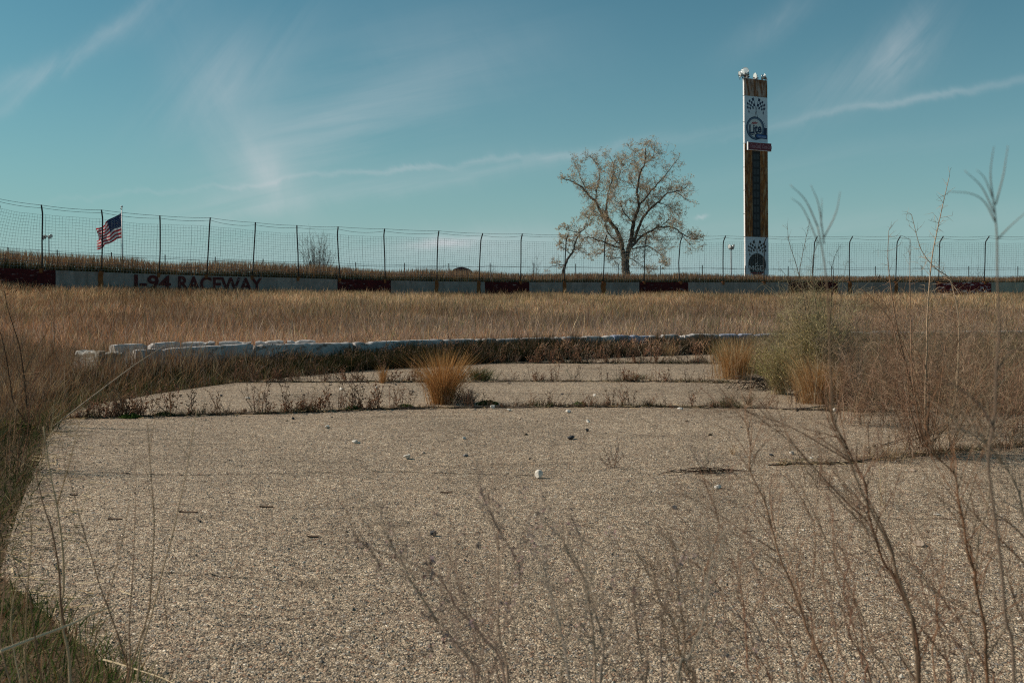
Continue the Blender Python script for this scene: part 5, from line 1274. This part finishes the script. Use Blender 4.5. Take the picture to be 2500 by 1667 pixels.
fg_plant('seedy_weed', 'blurred grey weed with tufted seed heads near the lens, bottom centre', [
    ([(880, 650), (920, 740), (922, 1000), (925, 1230), (935, 1350), (975, 1568)], .9, None), ([(545, 940), (600, 990), (650, 1070), (700, 1160), (740, 1200), (840, 1320), (960, 1568)], .9, None), ([(540, 1180), (620, 1260), (690, 1340), (770, 1450), (800, 1568)], .9, None),
    ([(350, 840), (400, 910), (460, 1030), (500, 1090), (600, 1240)], .6, 1), ([(280, 590), (300, 690), (340, 800), (370, 860)], .4, 1), ([(150, 785), (215, 830), (290, 940)], .45, 1), ([(860, 1310), (920, 1370), (960, 1480), (980, 1568)], .8, None)],
    1.75, .0031, [(.38, .27, .20), (.20, .12, .085), (.50, .38, .28)], rootat(1250, 1.75), .9,
    heads=[(390, 850, .012), (430, 880, .011), (565, 965, .015), (210, 830, .009), (290, 940, .009), (150, 785, .007), (540, 1180, .011), (620, 1160, .009), (330, 760, .009), (310, 620, .007), (590, 650, .007), (640, 1330, .011), (740, 740, .007), (930, 760, .009), (810, 800, .009), (890, 560, .008), (560, 1380, .010), (920, 600, .008), (500, 1080, .007), (450, 1010, .007), (1010, 860, .008)], conv=c7, hcol=(.26, .185, .155))
fg_plant('seedy_weed', 'blurred pale-stemmed weed near the lens, right of the grey tufted one', [
    ([(1280, 840), (1350, 940), (1400, 1030), (1415, 1150), (1430, 1240), (1450, 1568)], 1.05, None), ([(1455, 1200), (1490, 1330), (1490, 1450), (1475, 1568)], 1.3, None), ([(1160, 840), (1180, 1000), (1220, 1120), (1270, 1320), (1310, 1568)], .75, None), ([(1650, 1060), (1670, 1250), (1700, 1450), (1720, 1568)], .8, None),
    ([(830, 540), (860, 600), (920, 730), (1000, 860), (1040, 960), (1030, 1100)], .4, 1), ([(1185, 540), (1150, 700), (1100, 760)], .35, 1), ([(1370, 780), (1330, 690), (1310, 650)], .35, 1), ([(1540, 760), (1560, 900), (1540, 1010)], .4, 1), ([(1410, 840), (1400, 1050), (1390, 1230), (1350, 1320), (1420, 1500)], .5, None),
    ([(1060, 1100), (1010, 1220), (1000, 1350)], .4, 1)],
    1.7, .0031, [(.36, .29, .22), (.17, .12, .09), (.44, .35, .26)], rootat(1440, 1.7), .9,
    heads=[(1140, 710, .011), (1090, 750, .009), (1180, 650, .009), (1325, 690, .010), (1320, 725, .008), (830, 550, .008), (860, 592, .009), (1120, 850, .010), (1190, 860, .009), (1040, 960, .009), (980, 1150, .011), (1375, 780, .008), (1540, 770, .009), (1060, 530, .007), (1360, 1310, .011), (1400, 1230, .010), (1660, 1090, .010), (1700, 1170, .008), (1525, 1010, .010), (1050, 900, .008), (800, 1260, .010), (1230, 740, .007), (1300, 1000, .008), (1560, 950, .007)], conv=c7, hcol=(.27, .19, .165))
fg_plant('seedy_weed', 'blurred fluffy grey weed near the lens between the bottom centre weeds and the brown stems', [
    ([(60, 880), (20, 960), (-30, 1100), (-60, 1300), (-50, 1568)], .7, None), ([(230, 820), (200, 1000), (170, 1240), (90, 1430), (30, 1568)], .8, None), ([(300, 800), (240, 950), (225, 1040)], .4, 1), ([(480, 1350), (400, 1240), (300, 1160)], .4, 1)],
    1.7, .0030, [(.30, .25, .20), (.22, .18, .15)], rootat(1640, 1.7), .9, heads=[(60, 885, .010), (20, 960, .008), (225, 1040, .010), (130, 890, .008), (180, 1090, .010), (330, 1390, .010), (470, 1360, .009), (260, 1240, .008), (30, 1120, .009)], conv=c8, hcol=(.27, .205, .17))
fg_plant('tall_stalks', 'thin blurred brown stalks near the lens rising over the lower left pavement', [
    ([(235, 180), (270, 420), (310, 620), (340, 850), (345, 1050), (330, 1200), (370, 1400), (380, 1568)], 1.15, None), ([(195, 440), (240, 620), (280, 740), (320, 960), (330, 1150), (360, 1300)], .9, 1), ([(798, 150), (820, 480), (835, 700), (820, 1000), (800, 1200), (720, 1450), (700, 1568)], .7, None),
    ([(1065, 90), (1010, 420), (970, 600), (940, 740), (880, 960), (820, 1200), (760, 1400), (740, 1568)], .8, None), ([(400, 540), (440, 700), (500, 900), (540, 1040), (600, 1200), (660, 1380), (690, 1568)], .7, None), ([(700, 600), (650, 850), (600, 1050), (520, 1300), (500, 1568)], .6, None),
    ([(430, 160), (370, 400), (310, 600)], .5, 1), ([(730, 680), (720, 950), (700, 1250), (690, 1568)], .7, None), ([(160, 640), (170, 800), (150, 1050), (140, 1300), (150, 1568)], .8, None), ([(70, 880), (110, 1000), (160, 1100), (180, 1250)], .6, None), ([(1310, 1240), (1240, 1400), (1210, 1568)], .4, None), ([(880, 1010), (905, 1260)], .4, 1), ([(30, 840), (20, 1100), (10, 1400)], .8, None), ([(115, 760), (100, 1000), (60, 1300)], .6, None)],
    2.3, .0036, [(.34, .22, .13), (.24, .15, .09), (.50, .37, .23)], rootat(170, 2.3), .22, conv=c6, cat='stalks', ddrift=.25)
for pts, r0, lab in (([(0, 1395), (180, 1325), (380, 1250), (480, 1200), (640, 1140)], .0042, 'long tan grass blade slanting up from the bottom left corner'), ([(560, 1440), (640, 1462), (760, 1500), (880, 1540), (960, 1580)], .0045, 'pale fallen straw at the bottom left edge of the pavement')):
    mb = MB(); sp = smooth_path([P(*c6(x, y), 2.15 + i * .05) if r0 < .0043 else G(*c6(x, y), .05) for i, (x, y) in enumerate(pts)], 4); mb.tube(sp, np.linspace(r0, r0 * .4, len(sp)), 5, col=(.62, .48, .31)); mb.build('straw', M['stem'], None, label=lab, cat='straw')

# ---------------------------------------------------------------- stones
def ico():
    import bmesh
    bm = bmesh.new(); bmesh.ops.create_icosphere(bm, subdivisions=2, radius=1.0)
    V = np.array([v.co[:] for v in bm.verts]); Fc = [[v.index for v in f.verts] for f in bm.faces]; bm.free(); return V, np.array(Fc)
IV, IF = ico()
def stone(px, py, w, ratio, mat, label, z=0.0, n=0):
    g = G(px, py, z); s = w / F * g[1] * (.62 if mat in ('st_white', 'st_tan') else .5); seed = int(px * 7 + py); r = np.random.default_rng(seed); V = IV.copy()
    for _ in range(7):
        d = r.normal(0, 1, 3); d /= np.linalg.norm(d); h = r.uniform(.42, .8); k = V @ d; V = np.where((k > h)[:, None], V - np.outer(k - h, d), V)
    V *= 1 + r.normal(0, .02, (len(V), 1)); V *= np.array([1, r.uniform(.7, 1), ratio]) * s; a = r.uniform(-.4, .4)
    V = np.stack([V[:, 0] * math.cos(a) - V[:, 1] * math.sin(a), V[:, 0] * math.sin(a) + V[:, 1] * math.cos(a), V[:, 2] - V[:, 2].min() - .05 * s], 1)
    me = np_mesh('stone', V, IF.ravel(), np.arange(len(IF)) * 3, [M[mat]]); o = bpy.data.objects.new('stone', me); o.location = g; link(o); tagit(o, label, 'stone')
S = [(1315, 1167, 19, .95, 'st_white', 'largest rounded white stone, in the middle of the pavement'), (994, 1120, 17, .7, 'st_white', 'blocky white stone left of the largest white stone'),
 (866, 1082, 13, .8, 'st_white', 'white stone casting a small shadow, left of the blocky white one'), (876, 1082, 8, .5, 'st_white', 'small flat white stone touching the right side of another white stone'),
 (1158, 1001, 9, .5, 'st_tan', 'small flat tan stone just below the near joint, left of the pointed white one'), (1203, 998, 11, .95, 'st_white', 'pointed white stone just below the near joint'), (1243, 1003, 12, .5, 'st_white', 'bluish white flat stone right of the pointed one'),
 (1388, 1007, 13, .6, 'st_white', 'pale wedge-shaped stone just below the near joint'), (1435, 1031, 10, .8, 'st_white', 'small white stone directly above a dark slate one'), (1270, 1024, 8, .7, 'st_tan', 'small tan stone below the bluish white one'),
 (1311, 1028, 7, .4, 'st_brown', 'tiny flat brown stone right of the small tan one'), (1434, 1053, 13, .7, 'st_dark', 'dark slate stone below the small white stone'), (1394, 1072, 21, .5, 'st_dark', 'flat dark stone left of the dark slate one'),
 (1284, 1062, 11, .7, 'st_brown', 'olive brown stone above the largest white stone'), (1133, 1072, 9, .7, 'st_white', 'small white stone above the grey and white one'), (1136, 1114, 15, .5, 'st_grey', 'flat grey and white stone right of the blocky white stone'),
 (1033, 1107, 10, .5, 'st_tan', 'flat tan pebble between the blocky white stone and the grey one'), (1291, 1121, 8, .7, 'st_tan', 'small tan pebble above the largest white stone'), (1375, 1103, 9, .5, 'st_tan', 'flat tan pebble left of the lone spreading plant'),
 (1057, 1308, 20, .85, 'st_dark', 'dark round stone low in the picture, among the blurred weeds'), (1048, 1134, 4, .8, 'st_dark', 'tiny dark pebble below the flat tan pebble'), (1534, 1176, 5, .8, 'st_dark', 'tiny dark pebble right of the largest white stone'),
 (799, 1046, 13, .75, 'st_white', 'white stone at the left, below the small leafy green plant'), (715, 1024, 9, .8, 'st_dark', 'dark stone near the left half of the near joint'), (700, 1028, 8, .5, 'st_brown', 'flat brown pebble left of the dark stone by the near joint'),
 (810, 1019, 6, .6, 'st_dark', 'tiny dark pebble below the small leafy green plant'), (561, 1124, 6, .8, 'st_dark', 'lone tiny dark pebble on the left pavement'), (489, 1275, 9, .7, 'st_dark', 'small dark pebble below the brown sliver at the left'),
 (1752, 1192, 15, .75, 'st_white', 'white stone below the pale leafless plant'), (2096, 1241, 14, 1.0, 'st_tan', 'cream stone behind the brown stems at the right'), (2247, 1331, 33, .42, 'st_tan', 'largest flat pinkish stone at the lower right'),
 (1648, 1243, 16, .75, 'st_dark', 'dark stone casting a shadow, lower right of the centre'), (1946, 1004, 14, .85, 'st_dark', 'dark round stone at the foot of the golden grass clump'), (2038, 1005, 12, .7, 'st_white', 'white stone right of the golden grass clump'),
 (2134, 1091, 10, .8, 'st_brown', 'brown stone left of the tall reddish thicket'), (1934, 1109, 11, .8, 'st_white', 'mottled white stone in the right half, left of the blurred brown stem'), (1882, 1112, 14, .45, 'st_dark', 'flat dark stone left of the mottled white stone'),
 (1734, 1063, 11, .8, 'st_brown', 'brown stone above the pale leafless plant'), (1810, 1044, 6, .6, 'st_dark', 'tiny dark pebble right of the brown stone'), (1676, 1029, 9, .6, 'st_tan', 'tan pebble above and left of the pale leafless plant'),
 (1980, 1121, 8, .8, 'st_white', 'small white pebble right of the mottled white stone'), (2228, 1149, 12, .4, 'st_tan', 'flat tan stone below the tall reddish thicket'), (2286, 1257, 14, .3, 'st_white', 'thin flat pale stone on the right pavement'), (2001, 1059, 5, .8, 'st_brown', 'tiny brown pebble above the short right joint'),
 (540, 967, 9, .6, 'st_dark', 'dark pebble on the second strip, left half'), (605, 973, 10, .6, 'st_white', 'white pebble on the second strip, left half'), (627, 979, 8, .6, 'st_tan', 'tan pebble right of the white one on the second strip'), (597, 1006, 14, .8, 'st_brown', 'round brown stone against the near joint'),
 (742, 965, 7, .6, 'st_dark', 'tiny dark pebble on the second strip'), (833, 953, 12, .6, 'st_white', 'white pebble high on the second strip, left of the orange clump'), (806, 940, 8, .5, 'st_tan', 'tan pebble near the second joint'), (441, 969, 9, .8, 'st_brown', 'brown pebble at the left of the second strip'),
 (1004, 963, 13, .9, 'st_tan', 'yellowish stone just left of the orange grass clump'), (884, 946, 6, .8, 'st_dark', 'tiny dark pebble near the second joint, left of the orange clump'), (966, 940, 7, .6, 'st_dark', 'dark pebble touching the second joint'),
 (1372, 963, 9, .5, 'st_dark', 'flat dark pebble on the second strip, right half'), (1451, 968, 8, .7, 'st_white', 'small white pebble on the second strip, right half'), (1242, 937, 8, .6, 'st_tan', 'tan pebble right of the dark green tuft'), (918, 948, 6, .8, 'st_white', 'tiny white pebble left of the yellowish stone'),
 (1662, 999, 14, .35, 'st_white', 'flat pale stone on the near joint at the right'), (1932, 947, 9, .7, 'st_white', 'white pebble among the arching dead stems'), (1868, 955, 7, .7, 'st_brown', 'brown pebble below the arching dead stems')]
for s_ in S: stone(*s_)
random.seed(9)  # thin flat brown slivers laid on the pavement
for px, py, w, lab in ((460, 1251, 46, 'flat brown sliver on the left pavement, the longest'), (281, 1268, 36, 'flat brown sliver left of the longest one'), (650, 1238, 34, 'thin brown sliver right of the longest one'), (764, 1311, 28, 'faint brown sliver lowest on the left pavement'), (180, 1209, 20, 'small brown sliver near the left verge'), (1090, 1203, 30, 'thin brown sliver above the bottom centre weeds')):
    g = G(px, py); L = w / F * g[1]; mb = MB(); V = []; n = 9
    for i in range(n):
        f = i / (n - 1) - .5; ww = .022 * L / .1 * (1 - (2 * f) ** 2) ** .5 * .35 + .002; zz = .0025 + .002 * (2 * f) ** 2 * random.uniform(.6, 1.2)
        V += [(f * L, -ww, zz + .003), (f * L, 0, zz - .002 + .002), (f * L, ww, zz + .006)]
    V2 = [(a, b_, max(.0005, c - .004)) for a, b_, c in V]
    q = [(i * 3 + j, i * 3 + 3 + j, i * 3 + 4 + j, i * 3 + 1 + j) for i in range(n - 1) for j in (0, 1)]; m0 = n * 3
    mb.add(V + V2, q + [tuple(m0 + k for k in f[::-1]) for f in q]); o = mb.build('brown_sliver', M['sliverbrown'], None, label=lab, cat='bark sliver'); o.location = g
# straw litter
n = 3000; which = rng.integers(0, 5, n); x = np.empty(n); y = np.empty(n)
for i in range(n):
    if which[i] < 4:
        J, a0_, a1_ = ((J1, -4.9, 5.0), (J2, -4.3, 4.0), (J3, -2.0, 3.9), (J0, 2.2, 7.5))[which[i]]; x[i] = random.uniform(a0_, a1_); y[i] = jy(J, x[i]) + random.gauss(0, .09)
    else:
        y[i] = random.uniform(4.5, 12.5); x[i] = float(ledge(y[i])) + abs(random.gauss(0, .22))
L = rng.uniform(.015, .09, n); th = rng.normal(0, .9, n); w = rng.uniform(.0012, .003, n); cx_, sx_ = np.cos(th), np.sin(th); z0 = rng.uniform(.006, .016, n); z1 = rng.uniform(.006, .02, n)
V = np.stack([np.stack([x - cx_ * L + sx_ * w, y - sx_ * L - cx_ * w, z0], 1), np.stack([x + cx_ * L + sx_ * w, y + sx_ * L - cx_ * w, z1], 1), np.stack([x + cx_ * L - sx_ * w, y + sx_ * L + cx_ * w, z1 + .002], 1), np.stack([x - cx_ * L - sx_ * w, y - sx_ * L + cx_ * w, z0 + .002], 1)], 1).reshape(-1, 3)
me = np_mesh('straw_litter', V, np.arange(n * 4), np.arange(n) * 4, [M['stem']], None, np.repeat(pick(STR + MAU + DRK, [1] * 11, n), 4, axis=0))
tagit(link(bpy.data.objects.new('straw_litter', me)), 'fallen bits of straw and twig lying along the joints and edges', 'litter', None, 'stuff')
# loose gravel
n = 26000; y = 3.4 + 8.5 * rng.random(n) ** 1.3; x = -hw(y) + 2 * hw(y) * rng.random(n); k = (x > ledge(y)) & (x < redge(y)) & (y < np.interp(x, [a for a, _ in J1], [b for _, b in J1])); x, y = x[k], y[k]; n = len(x)
OV = np.array([(1, 0, 0), (.3, .9, 0), (-.8, .5, 0), (-.7, -.6, 0), (.4, -.9, 0), (.2, .1, .8), (-.2, -.1, .75)]); OF = np.array([(0, 1, 5), (1, 2, 6), (1, 6, 5), (2, 3, 6), (3, 4, 6), (4, 5, 6), (4, 0, 5)])
s = rng.uniform(.0028, .0070, n) * (1 + (rng.random(n) < .04) * .7); th = rng.uniform(0, 6.28, n)
V = OV[None] * s[:, None, None] * rng.uniform(.7, 1.3, (n, 1, 3)); V = np.stack([V[..., 0] * np.cos(th)[:, None] - V[..., 1] * np.sin(th)[:, None], V[..., 0] * np.sin(th)[:, None] + V[..., 1] * np.cos(th)[:, None], V[..., 2]], -1) + np.stack([x, y, np.full(n, .001)], 1)[:, None]
Fc = (OF[None] + (np.arange(n) * 7)[:, None, None]).reshape(-1, 3)
gcol = pick([(.42, .36, .28), (.30, .25, .19), (.20, .17, .14), (.50, .44, .36), (.26, .17, .12), (.12, .11, .10), (.34, .30, .22)], [3, 3, 2, 1.5, 1, 1, 2], n)
me = np_mesh('loose_gravel', V.reshape(-1, 3), Fc.ravel(), np.arange(len(Fc)) * 3, [M['stem']], None, np.repeat(gcol, 7, axis=0))
tagit(link(bpy.data.objects.new('loose_gravel', me)), 'fine loose gravel scattered over the near pavement', 'gravel', None, 'stuff')

# ---------------------------------------------------------------- camera, sun, sky
cam = bpy.data.cameras.new('camera'); co = bpy.data.objects.new('camera', cam); COL.objects.link(co); scene.camera = co
co.location = (0, 0, EYE); co.rotation_euler = (math.pi / 2, 0, 0); cam.sensor_width = 36; cam.lens = 36 * F / 2500; cam.shift_y = -(833.5 - HZ) / 2500; cam.clip_start = .05; cam.clip_end = 9000
cam.dof.use_dof = True; cam.dof.focus_distance = 13; cam.dof.aperture_fstop = 7.0
AZ = math.radians(SUN_AZ); EL = math.radians(SUN_EL)
sd = Vector((math.sin(AZ) * math.cos(EL), math.cos(AZ) * math.cos(EL), math.sin(EL)))
sl = bpy.data.lights.new('sun', 'SUN'); sl.energy = SUN_E; sl.angle = math.radians(.53); sl.color = (1.0, .90, .78)
so = bpy.data.objects.new('sun', sl); COL.objects.link(so); so.rotation_euler = sd.to_track_quat('Z', 'Y').to_euler(); so.location = (-20, 5, 30)
w = bpy.data.worlds.new('World'); scene.world = w; w.use_nodes = True; t = NT(w.node_tree); bg = t.t.nodes['Background']
sky = t.t.nodes.new('ShaderNodeTexSky'); sky.sky_type = 'NISHITA'; sky.sun_disc = False; sky.sun_elevation = EL; sky.sun_rotation = AZ; sky.air_density = 1.0; sky.dust_density = .6; sky.ozone_density = 1.5
tc = t.t.nodes.new('ShaderNodeTexCoord'); sp = t.t.nodes.new('ShaderNodeSeparateXYZ'); t.lk(tc.outputs['Generated'], sp.inputs[0]); dx, dy, dz = sp.outputs
dyc = t.m('MAXIMUM', dy, .05); u = t.m('DIVIDE', dx, dyc); v = t.m('DIVIDE', dz, dyc)
cmb = t.t.nodes.new('ShaderNodeCombineXYZ'); t.lk(u, cmb.inputs[0]); t.lk(v, cmb.inputs[1]); uv = cmb.outputs[0]
def rotnoise(ang, sx, sy, det=6, rough=.6, dist=.4):
    mp = t.t.nodes.new('ShaderNodeMapping'); mp.inputs['Rotation'].default_value = (0, 0, -math.radians(ang)); mp.inputs['Scale'].default_value = (1, 1, 1)
    t.lk(uv, mp.inputs[0]); return t.noise(t.scale(mp.outputs[0], (sx, sy, 1)), 1.0, det, rough, dist)
nA = rotnoise(12, 3.0, 34); nB = rotnoise(52, 5, 26, dist=.8); nC = rotnoise(-60, 4.5, 15, dist=1.0); nW = rotnoise(0, 4, 4, 3)
fib = {'A': t.m('MULTIPLY_ADD', nA, 2.6, -.65), 'B': t.m('MULTIPLY_ADD', nB, 2.6, -.75), 'C': t.m('MULTIPLY_ADD', nC, 2.0, -.35), 'N': None}
wu = t.m('ADD', u, t.m('MULTIPLY_ADD', nW, .06, -.03)); wv = t.m('ADD', v, t.m('MULTIPLY_ADD', nC, .03, -.015))
# wisps: centre column/row, rotation, half-sizes (photo pixels), strength, fibre direction
CL = [(1000, 445, 9.5, 560, 30, .26, 'A'), (850, 425, 5.5, 620, 7, .30, 'A'), (1150, 400, 5, 260, 8, .25, 'A'), (560, 505, 11, 200, 30, .22, 'A'), (1750, 320, 10, 700, 15, .10, 'A'), (2200, 248, 12, 400, 10, .30, 'A'), (1350, 375, 8, 260, 10, .12, 'A'),
      (620, 330, -62, 300, 110, .34, 'C'), (560, 190, 35, 230, 90, .24, 'B'), (690, 430, -50, 110, 40, .36, 'C'), (900, 260, 20, 380, 150, .22, 'A'), (1100, 120, 0, 300, 120, .14, 'C'), (760, 360, 25, 260, 60, .26, 'A'), (2190, 130, 48, 130, 62, .46, 'B'), (2080, 200, 35, 190, 60, .26, 'B'), (1880, 60, 35, 120, 40, .24, 'B'),
      (200, 130, 36, 330, 22, .30, 'B'), (60, 190, 25, 160, 26, .28, 'B'), (350, 60, 30, 200, 40, .12, 'B'), (2000, 400, 10, 500, 30, .12, 'A'), (1900, 560, 3, 900, 40, .18, 'A'), (1190, 600, 2, 240, 45, .30, 'N'), (1085, 594, 4, 75, 12, .95, 'N'), (1712, 529, 5, 14, 5, .55, 'N'), (1400, 640, 0, 500, 40, .25, 'A'), (500, 600, 0, 600, 50, .10, 'A')]
tot = None
for px, py, a, su, sv, amp, fb in CL:
    a = math.radians(a); u0 = (px - 1250) / F; v0 = (HZ - py) / F; ca, sa = math.cos(a), math.sin(a)
    UU, VV = (wu, wv) if fb != 'N' else (u, wv)
    p1 = t.m('MULTIPLY_ADD', UU, ca * F / su, t.m('MULTIPLY_ADD', VV, sa * F / su, -(u0 * ca + v0 * sa) * F / su))
    p2 = t.m('MULTIPLY_ADD', UU, -sa * F / sv, t.m('MULTIPLY_ADD', VV, ca * F / sv, (u0 * sa - v0 * ca) * F / sv))
    e = t.m('POWER', 2.718, t.m('MULTIPLY', t.m('MULTIPLY_ADD', p1, p1, t.m('MULTIPLY', p2, p2)), -1.0)); e = t.m('MULTIPLY', e, amp)
    if fib[fb] is not None:
        cl_ = t.m('MAXIMUM', fib[fb], .12); e = t.m('MULTIPLY', e, cl_)
    tot = e if tot is None else t.m('ADD', tot, e)
tot = t.m('MINIMUM', t.m('MULTIPLY', t.m('MULTIPLY', tot, .66), t.m('GREATER_THAN', dy, .06)), .9)
skyc = t.mix(1.0, sky.outputs[0], SKY_TINT, 'MULTIPLY')
hzf = t.m('MULTIPLY', t.m('POWER', 2.718, t.m('MULTIPLY', t.m('MAXIMUM', dz, 0.0), -7.5)), .88)
skyc = t.mix(hzf, skyc, HZ_COL)
col = t.mix(tot, skyc, CLOUD_COL)
t.lk(col, bg.inputs[0]); bg.inputs[1].default_value = SKY_STR
w.cycles.sampling_method = 'MANUAL'; w.cycles.sample_map_resolution = 512
vs = scene.view_settings; scene.display_settings.display_device = 'sRGB'; vs.view_transform = 'Standard'; vs.look = 'None'; vs.exposure = EXPO; vs.gamma = 1.0
scene.cycles.use_denoising = False; scene.cycles.pixel_filter_type = 'BLACKMAN_HARRIS'; scene.cycles.filter_width = 1.15; scene.cycles.max_bounces = 6; scene.cycles.diffuse_bounces = 3; scene.cycles.transmission_bounces = 3
